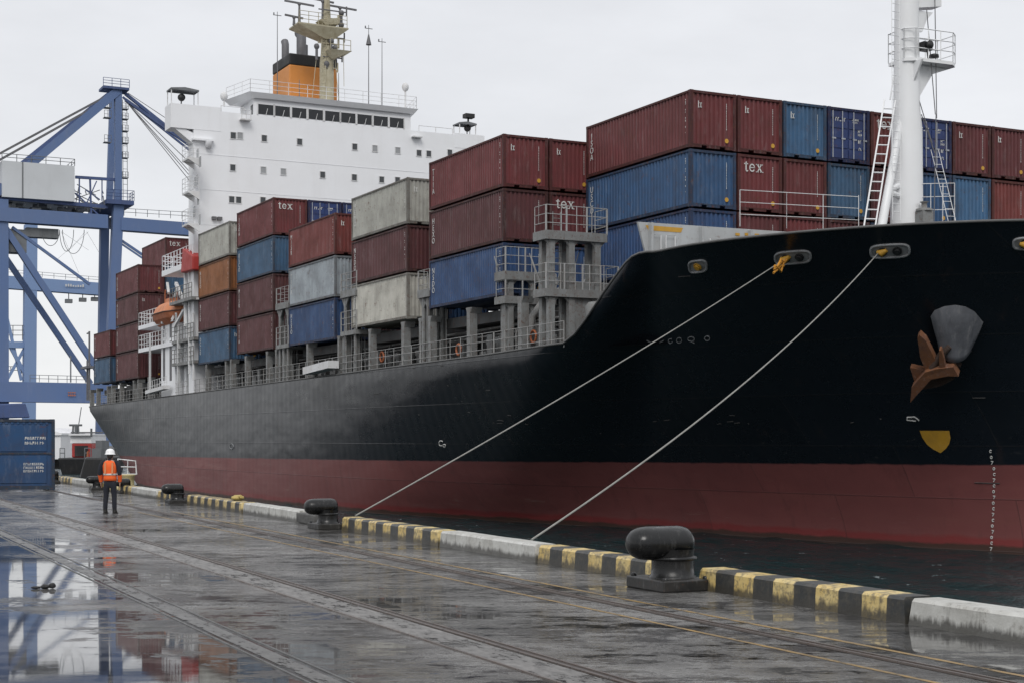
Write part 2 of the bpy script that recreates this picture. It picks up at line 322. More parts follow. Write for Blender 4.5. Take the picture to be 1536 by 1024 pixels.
# ------------------------------------------------------------ mesh building
class MB:
    def __init__(s, frame=None): s.v = []; s.f = []; s.sm = []; s.mi = []; s.m = 0
    def add(s, vs, fs, smooth=False):
        o = len(s.v); s.v += [Vector(p) for p in vs]
        for f in fs: s.f.append([i+o for i in f]); s.sm.append(smooth); s.mi.append(s.m)
    def box(s, a, b):
        (x0,y0,z0),(x1,y1,z1) = a, b
        x0,x1 = sorted((x0,x1)); y0,y1 = sorted((y0,y1)); z0,z1 = sorted((z0,z1))
        s.add([(x0,y0,z0),(x1,y0,z0),(x1,y1,z0),(x0,y1,z0),(x0,y0,z1),(x1,y0,z1),(x1,y1,z1),(x0,y1,z1)],
              [(0,3,2,1),(4,5,6,7),(0,1,5,4),(1,2,6,5),(2,3,7,6),(3,0,4,7)])
    def hexa(s, p):       # eight corners, bottom ring then top ring
        s.add(p, [(0,3,2,1),(4,5,6,7),(0,1,5,4),(1,2,6,5),(2,3,7,6),(3,0,4,7)])
    def bar(s, p, q, w, h=None, up=(0,0,1)):
        h = h or w; p = Vector(p); q = Vector(q); d = (q-p).normalized()
        up = Vector(up)
        if abs(d.dot(up)) > .98: up = Vector((0,1,0))
        a = d.cross(up).normalized()*w/2; b = a.normalized().cross(d)*h/2
        s.hexa([p-a-b, p+a-b, q+a-b, q-a-b, p-a+b, p+a+b, q+a+b, q-a+b])
    def tube(s, pts, r, n=8, caps=True):
        pts = [Vector(p) for p in pts]
        rs = r if isinstance(r, (list, tuple)) else [r]*len(pts)
        vs = []; fs = []; pa = None
        for i, p in enumerate(pts):
            d = (pts[min(i+1, len(pts)-1)]-pts[max(i-1, 0)]).normalized()
            if pa is None:
                up = Vector((0,0,1)) if abs(d.z) < .9 else Vector((1,0,0)); a = d.cross(up).normalized()
            else: a = (pa-d*pa.dot(d)).normalized()
            pa = a; b = d.cross(a)
            for k in range(n):
                t = 2*PI*k/n; vs.append(p+(a*math.cos(t)+b*math.sin(t))*rs[i])
        for i in range(len(pts)-1):
            for k in range(n): fs.append((i*n+k, i*n+(k+1)%n, (i+1)*n+(k+1)%n, (i+1)*n+k))
        s.add(vs, fs, n > 5)
        if caps:
            s.add(vs[:n], [tuple(range(n))[::-1]]); s.add(vs[-n:], [tuple(range(n))])
    def lathe(s, c, prof, n=20, axis='z'):
        vs = []; c = Vector(c)
        for r, z in prof:
            for k in range(n):
                t = 2*PI*k/n; x, y = r*math.cos(t), r*math.sin(t)
                vs.append(c+(Vector((x,y,z)) if axis == 'z' else Vector((z,x,y)) if axis == 'x' else Vector((x,z,y))))
        fs = [(i*n+k, i*n+(k+1)%n, (i+1)*n+(k+1)%n, (i+1)*n+k) for i in range(len(prof)-1) for k in range(n)]
        s.add(vs, fs, True)
    def ellipsoid(s, c, r, n=14, m=9):
        c = Vector(c); prof = [(math.sin(PI*i/m), -math.cos(PI*i/m)) for i in range(m+1)]
        vs = [c+Vector((a*math.cos(2*PI*k/n)*r[0], a*math.sin(2*PI*k/n)*r[1], z*r[2])) for a, z in prof for k in range(n)]
        fs = [(i*n+k, i*n+(k+1)%n, (i+1)*n+(k+1)%n, (i+1)*n+k) for i in range(m) for k in range(n)]
        s.add(vs, fs, True)
    def prism(s, poly, d):      # poly: coplanar points, extruded by vector d
        d = Vector(d); n = len(poly); vs = [Vector(p) for p in poly]; vs += [p+d for p in vs]
        s.add(vs, [tuple(range(n))[::-1], tuple(range(n, 2*n))]+[(i, (i+1)%n, n+(i+1)%n, n+i) for i in range(n)])
    def rail(s, pts, h=1.1, sp=1.6, n=3, r=.028):
        for p, q in zip(pts, pts[1:]):
            p = Vector(p); q = Vector(q); L = (q-p).length; k = max(1, round(L/sp))
            for i in range(k+1):
                c = p.lerp(q, i/k); s.tube([c, c+Vector((0,0,h))], r, 4, False)
            for j in range(n):
                z = Vector((0,0,h*(j+1)/n)); s.tube([p+z, q+z], r*.85, 4, False)
    def ladder(s, p, q, w=.5, sp=.35, side=(0,1,0), r=.03):
        p = Vector(p); q = Vector(q); sd = Vector(side)*w/2
        s.tube([p-sd, q-sd], r, 4); s.tube([p+sd, q+sd], r, 4)
        k = int((q-p).length/sp)
        for i in range(1, k): c = p.lerp(q, i/k); s.tube([c-sd, c+sd], r*.7, 4, False)
    def build(s, name, mat, parent=None, base=(0,0,0), frame=None, normals=True, bevel=0):
        me = bpy.data.meshes.new(name); B = Vector(base)
        me.from_pydata([v-B for v in s.v], [], s.f); me.update()
        me.polygons.foreach_set('use_smooth', s.sm)
        me.polygons.foreach_set('material_index', s.mi)
        for mm in (mat if isinstance(mat, (list, tuple)) else [mat]): me.materials.append(mm)
        if normals:
            bm = bmesh.new(); bm.from_mesh(me); bmesh.ops.recalc_face_normals(bm, faces=bm.faces); bm.to_mesh(me); bm.free()
        o = bpy.data.objects.new(name, me); col.objects.link(o)
        if parent is not None: o.parent = parent
        elif frame is not None: o.matrix_world = frame @ Matrix.Translation(B)
        if bevel:
            md = o.modifiers.new('bevel', 'BEVEL'); md.width = bevel; md.segments = 3; md.limit_method = 'ANGLE'
        return o
def tag(o, label=None, cat=None, group=None, kind=None):
    for k, v in (('label', label), ('category', cat), ('group', group), ('kind', kind)):
        if v: o[k] = v
    return o
def thing(name, label, cat, frame, base=(0,0,0), rz=0, group=None):
    o = bpy.data.objects.new(name, None); col.objects.link(o); o.empty_display_size = .3
    o.matrix_world = frame @ Matrix.Translation(Vector(base)) @ Matrix.Rotation(rz, 4, 'Z')
    return tag(o, label, cat, group)
TXT = {}
def text_mesh(txt, size, mat, bold=.0):
    key = (txt, size, mat.name)
    if key in TXT: return TXT[key]
    cu = bpy.data.curves.new('lettering', 'FONT'); cu.body = txt; cu.size = size; cu.offset = bold
    cu.align_x = 'CENTER'; cu.align_y = 'CENTER'; cu.extrude = .004; cu.resolution_u = 3; cu.space_line = .8
    o = bpy.data.objects.new('lettering', cu); col.objects.link(o)
    me = bpy.data.meshes.new_from_object(o.evaluated_get(bpy.context.evaluated_depsgraph_get()))
    bpy.data.objects.remove(o); bpy.data.curves.remove(cu)
    me.name = 'lettering'; me.materials.clear(); me.materials.append(mat)
    TXT[key] = me; return me

# ------------------------------------------------------------ world, sun, camera
w = bpy.data.worlds.new('World'); scene.world = w; w.use_nodes = True
nt = w.node_tree; bg = nt.nodes['Background']; out = nt.nodes['World Output']
sky = nt.nodes.new('ShaderNodeTexSky'); sky.sky_type = 'NISHITA'; sky.sun_disc = False
SUN_EL, SUN_AZ = math.radians(45), math.radians(184)      # compass-style, clockwise from +Y
sky.sun_elevation = SUN_EL; sky.sun_rotation = SUN_AZ
nt.links.new(sky.outputs[0], bg.inputs['Color']); bg.inputs['Strength'].default_value = .012
tc = nt.nodes.new('ShaderNodeTexCoord').outputs['Generated']
sp = nt.nodes.new('ShaderNodeSeparateXYZ'); nt.links.new(tc, sp.inputs[0])
grad = ramp(nt, sp.outputs[2], [(0.0, (.785,.79,.81)), (.10, (.795,.795,.81)), (.30, (.735,.74,.76)), (.55, (.95,.96,.98)), (1.0, (1.0,1.01,1.04))])
cl = noise_n(nt, tc, 2.2, 6, .55, 1, 1, 3.2, (1.3, .2, .4))
cl2 = noise_n(nt, tc, 5.5, 5, .6, 1, 1, 2.6, (0, 2, 0))
clf = math_n(nt, 'ADD', math_n(nt, 'MULTIPLY', cl, .75), math_n(nt, 'MULTIPLY', cl2, .25))
cf = ramp(nt, clf, [(.34, .86), (.62, 1.04)])
cc = mixc(nt, 1.0, grad, cf, 'MULTIPLY')
bg2 = nt.nodes.new('ShaderNodeBackground'); nt.links.new(cc, bg2.inputs['Color']); bg2.inputs['Strength'].default_value = 1.04
addw = nt.nodes.new('ShaderNodeAddShader'); nt.links.new(bg.outputs[0], addw.inputs[0]); nt.links.new(bg2.outputs[0], addw.inputs[1])
nt.links.new(addw.outputs[0], out.inputs['Surface'])

sl = bpy.data.lights.new('sun', 'SUN'); sl.energy = 1.35; sl.angle = math.radians(24); sl.color = (1, .97, .93)
so = bpy.data.objects.new('sun', sl); col.objects.link(so)
sd = Vector((math.sin(SUN_AZ)*math.cos(SUN_EL), math.cos(SUN_AZ)*math.cos(SUN_EL), math.sin(SUN_EL)))
so.rotation_euler = sd.to_track_quat('Z', 'Y').to_euler(); so.location = sd*100

cam = bpy.data.cameras.new('camera'); co = bpy.data.objects.new('camera', cam); col.objects.link(co)
co.location = (0, 0, HC); co.rotation_euler = (PI/2, 0, 0)
cam.sensor_width = 36; cam.lens = FPX/1536*36; cam.shift_y = (HV-512)/1536; cam.clip_start = .1; cam.clip_end = 9000
scene.camera = co
scene.view_settings.view_transform = 'Standard'; scene.view_settings.look = 'None'; scene.view_settings.exposure = 0

# ------------------------------------------------------------ quay, sea
WATER = -2.3
KL = 11.4                                   # inner kerb face
def sheet(name, mat, x0, x1, y0, y1, z, frame=QUAY, kind='structure', sub=1):
    mb = MB(); mb.add([(x0,y0,z),(x1,y0,z),(x1,y1,z),(x0,y1,z)], [(0,1,2,3)])
    o = mb.build(name, mat, None, (0,0,0), frame); tag(o, kind=kind); return o
q = MB(); q.box((-175, -160, -8), (60, KL+.62, 0)); o = q.build('quay', [M_quay], None, (0,0,0), QUAY); tag(o, kind='structure')
sea = MB(); sea.add([(-6000,-6000,WATER-.3),(6000,-6000,WATER-.3),(6000,6000,WATER-.3),(-6000,6000,WATER-.3)], [(0,1,2,3)])
o = sea.build('sea', M_sea, None, (0,0,0), SHIP); tag(o, kind='structure')
sw = MB(); NX_, NY_ = 760, 150; vs = []
for i in range(NX_+1):
    x = -230+.36*i
    for j in range(NY_+1):
        y = 8+.36*j
        h_ = noise.noise(Vector((x*.33, y*.42, 0)))*.15+noise.noise(Vector((x*.8+9, y*1.0, 3)))*.085+noise.noise(Vector((x*1.3, y*1.2, 7)))*.04
        vs.append((x, y, WATER+h_))
n = NY_+1
sw.add(vs, [(i*n+j, (i+1)*n+j, (i+1)*n+j+1, i*n+j+1) for i in range(NX_) for j in range(NY_)], True)
tag(sw.build('sea', M_sea, None, (0,0,0), SHIP, normals=False), kind='structure')
# flush crane-rail slot between two worn yellow lines
rl = MB(); rl.add([(-170,9.33,.004),(40,9.33,.004),(40,9.50,.004),(-170,9.50,.004)], [(0,1,2,3)])
tag(rl.build('rail_slot', M_railm, None, (0,0,0), QUAY), kind='structure')
rl = MB()
for y in (9.355, 9.452): rl.box((-170, y, 0), (40, y+.03, .020))
tag(rl.build('crane_rail', paint('rail_steel', (.19,.17,.16), .25, .4, (.10,.045,.02), 6, .4, metal=.5, streak=False), None, (0,0,0), QUAY), kind='structure')
sheet('yellow_line_outer', M_line, -44, 40, 9.80, 9.87, .004)
sheet('yellow_line_inner', M_line, -44, 40, 8.86, 8.92, .004)
sheet('concrete_strip', M_strip, -170, 40, 5.98, 6.40, .004)
tag((lambda m_: (m_.add([(-170,6.42,.004),(40,6.42,.004),(40,6.56,.004),(-170,6.56,.004)], [(0,1,2,3)]), m_.build('rail_slot_inner', M_railm, None, (0,0,0), QUAY))[1])(MB()), kind='structure')
rl = MB()
for y in (5.93, 6.425, 6.53): rl.box((-170, y, 0), (40, y+.025, .016))
tag(rl.build('strip_edge', MATS['rail_steel'], None, (0,0,0), QUAY), kind='structure')
sheet('patched_strip', M_joint, -170, 40, 4.08, 4.27, .004)
rl = MB()
for y in (4.00, 4.33): rl.box((-170, y, 0), (40, y+.02, .010))
tag(rl.build('joint_edge', paint('joint_seal', (.10,.10,.10), .4, .3, sc=5, streak=False), None, (0,0,0), QUAY), kind='structure')
for j, yy in enumerate((-3.5, 1.4)):
    sheet('slab_joint', M_joint, -170, 40, yy, yy+.07, .004)

# kerb blocks: (u from, u to, striped?) measured where their inner faces meet the quay
segs = [(1362, 2350, 0, 'white painted concrete kerb block at the right edge of the picture'),
        (1046, 1358, 1, 'yellow and black striped kerb block just right of the biggest bollard'),
        (806, 985, 1, 'yellow and black striped kerb block ending left of the biggest bollard'),
        (659, 803, 0, 'white kerb block where the right mooring rope comes down'),
        (512, 657, 1, 'yellow and black striped kerb block starting at the second nearest bollard'),
        (364, 448, 0, 'white kerb block left of the second nearest bollard'),
        (280, 362, 1, 'yellow and black striped kerb block right of the third nearest bollard'),
        (236, 254, 1, 'short striped kerb block left of the third nearest bollard'),
        (196, 234, 0, 'white kerb block right behind the worker, below the yellow gangway post'),
        (152, 194, 1, 'striped kerb block passing behind the legs of the worker'),
        (107, 134, 0, 'small far white kerb block between worker and blue container'),
        (86, 106, 1, 'farthest striped kerb block beside the blue container')]
for u0, u1, st, lab in segs:
    x0, x1 = QP(u0, KL), QP(u1, KL)
    mb = MB(); hh = .30
    # chamfered block with slightly uneven top, ends battered
    n = max(2, int((x1-x0)/.7)); prof = [(0, 0), (.015, hh-.035), (.05, hh), (.40, hh), (.44, hh-.03), (.45, 0)]
    vs = []
    for i in range(n+1):
        x = (x1-x0)*i/n; e = .06 if i in (0, n) else 0
        for j, (y, z) in enumerate(prof):
            dz = noise.noise(Vector((x0*3+x*1.7, y*4, z*5)))*.008
            xx = x
            if z > .2 and i in (0, n): xx += .05*(1 if i == 0 else -1)
            vs.append((xx, KL+y+dz, max(z+dz, -.02) if z else -.03))
    k = len(prof); fs = [(i*k+j, (i+1)*k+j, (i+1)*k+j+1, i*k+j+1) for i in range(n) for j in range(k-1)]
    fs += [tuple(range(k)), tuple(n*k+j for j in range(k))[::-1]]
    mb.add(vs, fs); mb.v = [v+Vector((x0,0,0)) for v in mb.v]
    o = mb.build('kerb_block', M_kerbs if st else M_kerbw, None, (x0, KL, 0), QUAY)
    tag(o, lab, 'kerb', 'kerb blocks along the quay edge')

# bollards
def bollard(u, label, flip=1, sc=1.0, damage=False, hl=1.0, L=11.33):
    x = QP(u, L)
    t = thing('mooring_bollard', label, 'bollard', QUAY, (x, L, 0), AS-AQ if False else 0, 'mooring bollards along the quay edge')
    b = MB(); b.box((-.52, -.40, 0), (.52, .40, .16))
    b.build('base_plinth', M_ironb, t, bevel=.02)
    b = MB(); b.lathe((0,.05,0), [(.34,.161),(.33,.18),(.305,.20),(.295,.30),(.295,.42),(.30,.50),(.31,.56)], 24)
    b.build('neck', M_iron, t)
    # hammer head: a long rounded lobe leaning to one side over the neck
    b = MB(); n = 24
    spn = [(-.70,.02),(-.695,.08),(-.665,.14),(-.61,.19),(-.53,.222),(-.42,.238),(-.2,.24),(0,.24),(.14,.24),(.24,.225),(.31,.18),(.345,.12),(.355,.03)]
    vs = []
    for xx, r in spn:
        for k in range(n):
            a = 2*PI*k/n; vs.append((.0+r*1.12*math.cos(a), xx*hl*.93, .65+r*math.sin(a)*(.96 if math.sin(a) > 0 else 1.0)))
    fs = [(i*n+k, i*n+(k+1)%n, (i+1)*n+(k+1)%n, (i+1)*n+k) for i in range(len(spn)-1) for k in range(n)]
    fs += [tuple(range(n)), tuple((len(spn)-1)*n+k for k in range(n))[::-1]]
    b.add(vs, fs, True); b.build('head', M_iron, t)
    b = MB(); b.lathe((0,.05,0), [(.28,.40),(.335,.405),(.345,.43),(.335,.455),(.28,.46)], 24); b.build('neck_flange', M_iron, t)
    b = MB()
    for (px, py) in ((-.44,-.32),(.44,-.32),(-.44,.32),(.44,.32)): b.lathe((px,py,.160), [(.045,0),(.045,.03),(.02,.045),(0,.045)], 8)
    b.build('bolt', M_iron, t)
    t.scale = (sc,)*3
    return t
BOL = [bollard(1004, 'biggest black iron bollard in the right foreground', L=11.1),
       bollard(489, 'second nearest black bollard, left of the left mooring rope', sc=.80, L=11.25),
       bollard(264, 'third nearest black bollard, right of the worker', sc=.72, L=11.25),
       bollard(187, 'dark bollard just right of the worker beyond the kerb', L=11.5, sc=.65),
       bollard(145, 'dark bollard partly hidden behind the legs of the worker', L=11.2, sc=.65),
       bollard(80, 'farthest dark bollard at the corner of the blue quayside container', L=11.0, sc=.7)]
BOL[3].rotation_euler.z += .0
# battered grey block beside second bollard
mb = MB(); x = QP(460, KL); mb.box((x-.9, KL, -.02), (x+.55, KL+.42, .26))
tag(mb.build('kerb_block', M_conc, None, (x, KL, 0), QUAY, bevel=.05), 'grey battered kerb block touching the second nearest bollard', 'kerb', 'kerb blocks along the quay edge')
# small debris on the quay
mb = MB()
x, L = 0, 0
p = W3(68, 880, HC*FPX/(882-HV)); p.z = 0
lq = Vector((p.dot(QS), p.dot(QL), 0))
mb.ellipsoid(lq+Vector((0,0,.03)), (.09,.06,.035), 10, 6); mb.ellipsoid(lq+Vector((.02,.09,.04)), (.04,.05,.04), 8, 5); mb.ellipsoid(lq+Vector((.0,-.12,.02)), (.05,.07,.02), 8, 5)
for v in mb.v: v += Vector((noise.noise(v*20), noise.noise(v*23+Vector((5,0,0))), 0))*.03
tag(mb.build('crumpled_rag', M_black, None, lq, QUAY), 'small dark crumpled rag lying in the puddle at the left', 'rag')

# ------------------------------------------------------------ SHIP
CL, BM = 45.0, 12.6
BASE = Vector((-100, CL, WATER))
ship = thing('container_ship', 'huge container ship with black and red hull moored along the quay', 'container ship', SHIP, BASE)
def part(mb, name, mat, parent=None, **kw):
    return mb.build(name, mat, parent or ship, BASE, None, **kw)

def zdeck(s): return 6.2+.0085*(s+58)
ST = [(846,514),(865,495.5),(880,477),(902,443.6),(920.7,417.6),(934,400),(943,388.5),(954,381),(966,378.2),(980,377)]
STP = [G(u, v, CL-BM) for u, v in ST]
def ztop(s):
    if s <= STP[0].x: return zdeck(s) + (STP[0].z-zdeck(STP[0].x))*max(0, 1+(s-STP[0].x)/8)
    for a, b in zip(STP, STP[1:]):
        if s <= b.x: return a.z+(b.z-a.z)*(s-a.x)/(b.x-a.x)
    e = STP[-1]
    return e.z+(9.62-e.z)*min(1.3, (s-e.x)/(12.0))
T_ = [(-161,0),(-161,6),(-161,11.2),(-160.4,12.2),(-158,12.6),(-148,12.6),(-135,12.6),(-120,12.6),(-105,12.6),(-95,12.6),(-85,12.6),(-75,12.6),(-65,12.6),(-57,12.6),(-52.5,12.6),(-49,12.45),(-45.6,11.2),(-42.7,9.3),(-40.4,7.0),(-38.8,4.6),(-37.6,2.2),(-37.2,0)]
W_ = [(-149,0),(-149.5,5),(-149,9.0),(-147.5,10.2),(-145,11.0),(-140,11.8),(-131,12.4),(-120,12.6),(-106,12.6),(-97,12.45),(-90.5,12.0),(-84,11.3),(-76.5,9.3),(-69.5,7.5),(-64,6.1),(-58,4.6),(-53.5,3.6),(-49.5,2.7),(-46.8,1.95),(-45,1.25),(-43.6,.55),(-43,0)]
def cr(pts, t):
    i = min(int(t), len(pts)-2); f = t-i
    p = [Vector(pts[max(0, min(len(pts)-1, j))]) for j in (i-1, i, i+1, i+2)]
    return .5*((2*p[1])+(-p[0]+p[2])*f+(2*p[0]-5*p[1]+4*p[2]-p[3])*f*f+(-p[0]+3*p[1]-3*p[2]+p[3])*f**3)
def hullpt(t, z):
    a, b = cr(T_, t), cr(W_, t)
    fore = min(1, max(0, (t-7)/4)); bow = min(1, max(0, (t-12.4)/1.8)); zt = 5.0*(1-fore)+(5.6+4.1*bow)*fore; pw = 1.0+.45*fore*bow
    f = min(1.15, max(0, (z-WATER)/(zt-WATER)))
    f = min(f, 1)**pw if f <= 1 else 1
    s = b.x+(a.x-b.x)*f; y = max(0, b.y+(a.y-b.y)*f)
    return s, y
NT, NZ = 150, 26
rows = []; tops = []
for i in range(NT+1):
    t = (len(T_)-1)*i/NT
    z = 6.0
    for _ in range(12): s, y = hullpt(t, z); z = .5*z+.5*ztop(s)
    tops.append((t, z))
grid = []
for i, (t, zt) in enumerate(tops):
    r = []
    for j in range(NZ+1):
        z = -7+(zt+7)*j/NZ
        s, y = hullpt(t, z)
        r.append((s, y, z))
    grid.append(r)
hb = MB()
for sg in (-1, 1):
    vs = [(s, CL+sg*y, z) for r in grid for (s, y, z) in r]; n = NZ+1
    fs = [(i*n+j, (i+1)*n+j, (i+1)*n+j+1, i*n+j+1) for i in range(NT) for j in range(NZ)]
    hb.add(vs, fs, True)
hull = part(hb, 'hull', M_hull)
bm = bmesh.new(); bm.from_mesh(hull.data); bmesh.ops.remove_doubles(bm, verts=bm.verts, dist=.002); bmesh.ops.recalc_face_normals(bm, faces=bm.faces); bm.to_mesh(hull.data); bm.free()
bvh = BVHTree.FromPolygons([v for v in hb.v], hb.f)
CAMS = Vector((0, 0, HC))
def onhull(u, v, off=.0):
    d = toship(W3(u, v, 100)-Vector((0,0,HC)))
    loc, nrm, i, dist = bvh.ray_cast(CAMS, d.normalized())
    if loc is None: loc, nrm, i, dist = bvh.find_nearest(G(u, v, CL-6))
    if nrm.dot(d) > 0: nrm = -nrm
    return loc+nrm*off, nrm
# gunwale cap strip
cap = MB()
for sg in (-1, 1):
    pts = [Vector((r[-1][0], CL+sg*r[-1][1], r[-1][2])) for r in grid]
    cap.tube(pts, .055, 6)
part(cap, 'gunwale', paint('gunwale_grey', (.10,.10,.10), .5, .3))
# decks
dk = MB(); vs = []; fs = []
idx = [g for g in grid if g[-1][0] < -51]
ds = [(-160.9+ (109.9)*i/60) for i in range(61)]
def bat(s, z):
    best = None
    lo, hi = 0., len(T_)-1.
    if s > -100:
        lo = 9.
        for _ in range(40):
            m_ = (lo+hi)/2
            if hullpt(m_, z)[0] < s: lo = m_
            else: hi = m_
        return hullpt(lo, z)[1]
    lo, hi = 2., 9.5
    for _ in range(40):
        m_ = (lo+hi)/2
        if hullpt(m_, z)[0] < s: lo = m_
        else: hi = m_
    return hullpt(lo, z)[1]
def decksheet(s0, s1, zf, n=40):
    vs = []; 
    for i in range(n+1):
        s = s0+(s1-s0)*i/n; z = zf(s); y = max(0.01, bat(s, z)-.03)
        vs += [(s, CL-y, z), (s, CL+y, z)]
    dk.add(vs, [(2*i, 2*i+2, 2*i+3, 2*i+1) for i in range(n)])
decksheet(-160.8, -52, lambda s: zdeck(s)-.12)
decksheet(-53, -38.5, lambda s: 8.3)
dk.box((-53.0, CL-9, 6.4), (-52.9, CL+9, 8.28))
part(dk, 'deck', M_steel2)

# --- hatch coaming and clutter beneath the stacks
cb = MB(); cb.box((-118.5, 35.0, 5.2), (-66, 55, 7.6)); cb.box((-66, 38.0, 6.0), (-57, 52, 7.6)); cb.box((-158.5, 35.0, 5), (-136, 55, 7.2))
part(cb, 'hatch_coaming', M_steel2)
cb = MB()
for s0, s1 in ((-73.8,-64.7),(-85,-76.3),(-96.7,-87.5),(-108,-99.4),(-118.6,-109.7),(-147.8,-138.2),(-157.6,-149.7)):
    zb = 8.76+.0165*(s0+65)-.22
    cb.box((s0, 33.6, zb-.55), (s1, 56.5, zb-.02))
part(cb, 'hatch_cover', M_steel2)
rnd = random.Random(3)
eq = MB()
s = -157.
while s < -61:
    if not (-136 < s < -119):
        k = rnd.random(); zz = zdeck(s)-.1; y = 33.9+rnd.random()*.5
        if k < .35: eq.box((s, y, zz), (s+.3+rnd.random()*.5, y+.6, zz+.5+rnd.random()*1.1))
        elif k < .6: eq.lathe((s, y+.3, zz), [(.0,0),(.22,.0),(.22,.8),(.3,.9),(.3,1.15),(0,1.25)], 10)
        elif k < .8:
            eq.tube([(s, y, zz), (s+.1, y, zz+1.2), (s+.5, y, zz+1.5), (s+.9, y, zz)], .06, 6)
        else: eq.bar((s, y, zz+.2), (s+1.3, y, zz+1.7), .09)
    s += .45+rnd.random()*.8
eq.tube([(-157, 34.3, zdeck(-157)+1.55), (-62, 34.3, zdeck(-62)+1.55)], .08, 6); eq.tube([(-157, 34.3, zdeck(-157)+1.2), (-62, 34.3, zdeck(-62)+1.2)], .06, 6)
part(eq, 'deck_fittings', M_steel, normals=True)
for u, v in ((800,505),(688,524),(573,535)):
    eo = MB(); p = G(u, v, 33.2); eo.tube([p+Vector((.28*math.cos(a), 0, .28*math.sin(a))) for a in [i*PI/6 for i in range(13)]], .06, 6, False)
    part(eo, 'life_ring', M_lifeb)

# --- pedestals carrying the outboard row
PU = [138,148,163.5,170,183,203,210,225.5,349.6,372,404,418,429,465,512,520,559,609,635,648,708,761,785]
for u in PU+[286, 312.6, 342, 264]:
    p = G(u, 560, 32.75); zt = 8.76+.0165*(p.x+65)-.12
    mb = MB(); wd = .13 if u not in (609, 648, 708, 761, 785, 520, 429) else .19
    mb.box((p.x-wd, 32.55, zdeck(p.x)-.11), (p.x+wd, 32.63, zt)); mb.box((p.x-wd, 32.63, zdeck(p.x)-.11), (p.x-wd+.08, 32.95, zt)); mb.box((p.x+wd-.08, 32.63, zdeck(p.x)-.11), (p.x+wd, 32.95, zt))
    mb.prism([(p.x-wd-.15, 32.57, zt), (p.x+wd+.15, 32.57, zt), (p.x+wd, 32.57, zt-.30), (p.x-wd, 32.57, zt-.30)], (0, .6, 0))
    part(mb, 'pedestal', M_steel)
# --- deck edge railing, one length between bays
for a, b in ((-160.6,-149),(-149,-138),(-138,-127),(-127,-118),(-118,-108),(-108,-98),(-98,-87),(-87,-76),(-76,-66),(-66,-59)):
    mb = MB(); mb.rail([(a, CL-bat(a, 5.5)+.12, zdeck(a)-.1), (b, CL-BM+.12, zdeck(b)-.1)], 1.15, 1.25, 3, .019)
    part(mb, 'deck_railing', M_railg)
# --- lashing bridges
def tower(us, vtop, vmid, name='lashing_bridge', Ld=32.55, rail=True, thick=.3, depth=3.0):
    mb = MB(); ps = [G(u, vtop, Ld) for u in us]; zt = sum(p.z for p in ps)/len(ps); zm = G(us[0], vmid, Ld).z if vmid else None
    for p in ps:
        zd_ = max(zdeck(p.x)-.11, ztop(p.x)-.8)
        for dy in (0, depth):
            mb.box((p.x-thick, Ld+dy, zd_), (p.x+thick, Ld+dy+.10, zt-.31)); mb.box((p.x-thick, Ld+dy+.1, zd_), (p.x-thick+.09, Ld+dy+.35, zt-.31))
    a, b = ps[0].x-.45, ps[-1].x+.45
    mb.box((a, Ld-.12, zt-.3), (b, Ld+depth+.6, zt-.02)); mb.box((a, Ld-.12, zt-.02), (b, Ld-.04, zt+.12))
    # haunches
    for p in ps:
        mb.prism([(p.x+thick, Ld+.02, zt-.30), (p.x+thick+.45, Ld+.02, zt-.30), (p.x+thick, Ld+.02, zt-.85)], (0, .08, 0))
        mb.prism([(p.x-thick, Ld+.02, zt-.30), (p.x-thick-.45, Ld+.02, zt-.30), (p.x-thick, Ld+.02, zt-.85)], (0, .08, 0))
    if zm:
        mb.box((a, Ld-.11, zm-.28), (b, Ld+depth+.6, zm-.02))
    br = part(mb, name, M_steel)
    rb = MB()
    for z in [zt]+([zm] if zm else []):
        rb.rail([(a, Ld+depth*.6, z), (a, Ld-.05, z), (b, Ld-.05, z), (b, Ld+depth*.6, z)], 1.15, .9, 3, .020)
        for x in (a, b): rb.bar((x, Ld-.05, z), (x, Ld-.05, z+1.15), .06)
    part(rb, 'bridge_railing', M_railg, br)
    lb = MB(); lb.ladder((ps[0].x+.6, Ld+.3, zdeck(ps[0].x)), (ps[0].x+.6, Ld+.3, zt), .45, .3, (1,0,0), .03)
    for k in range(3): lb.tube([(ps[0].x-.1+.7*k, Ld+.8, zdeck(ps[0].x)), (ps[0].x+.6+.3*k, Ld+.8, zt)], .03, 5)
    part(lb, 'bridge_ladder', M_steel, br)
    return br
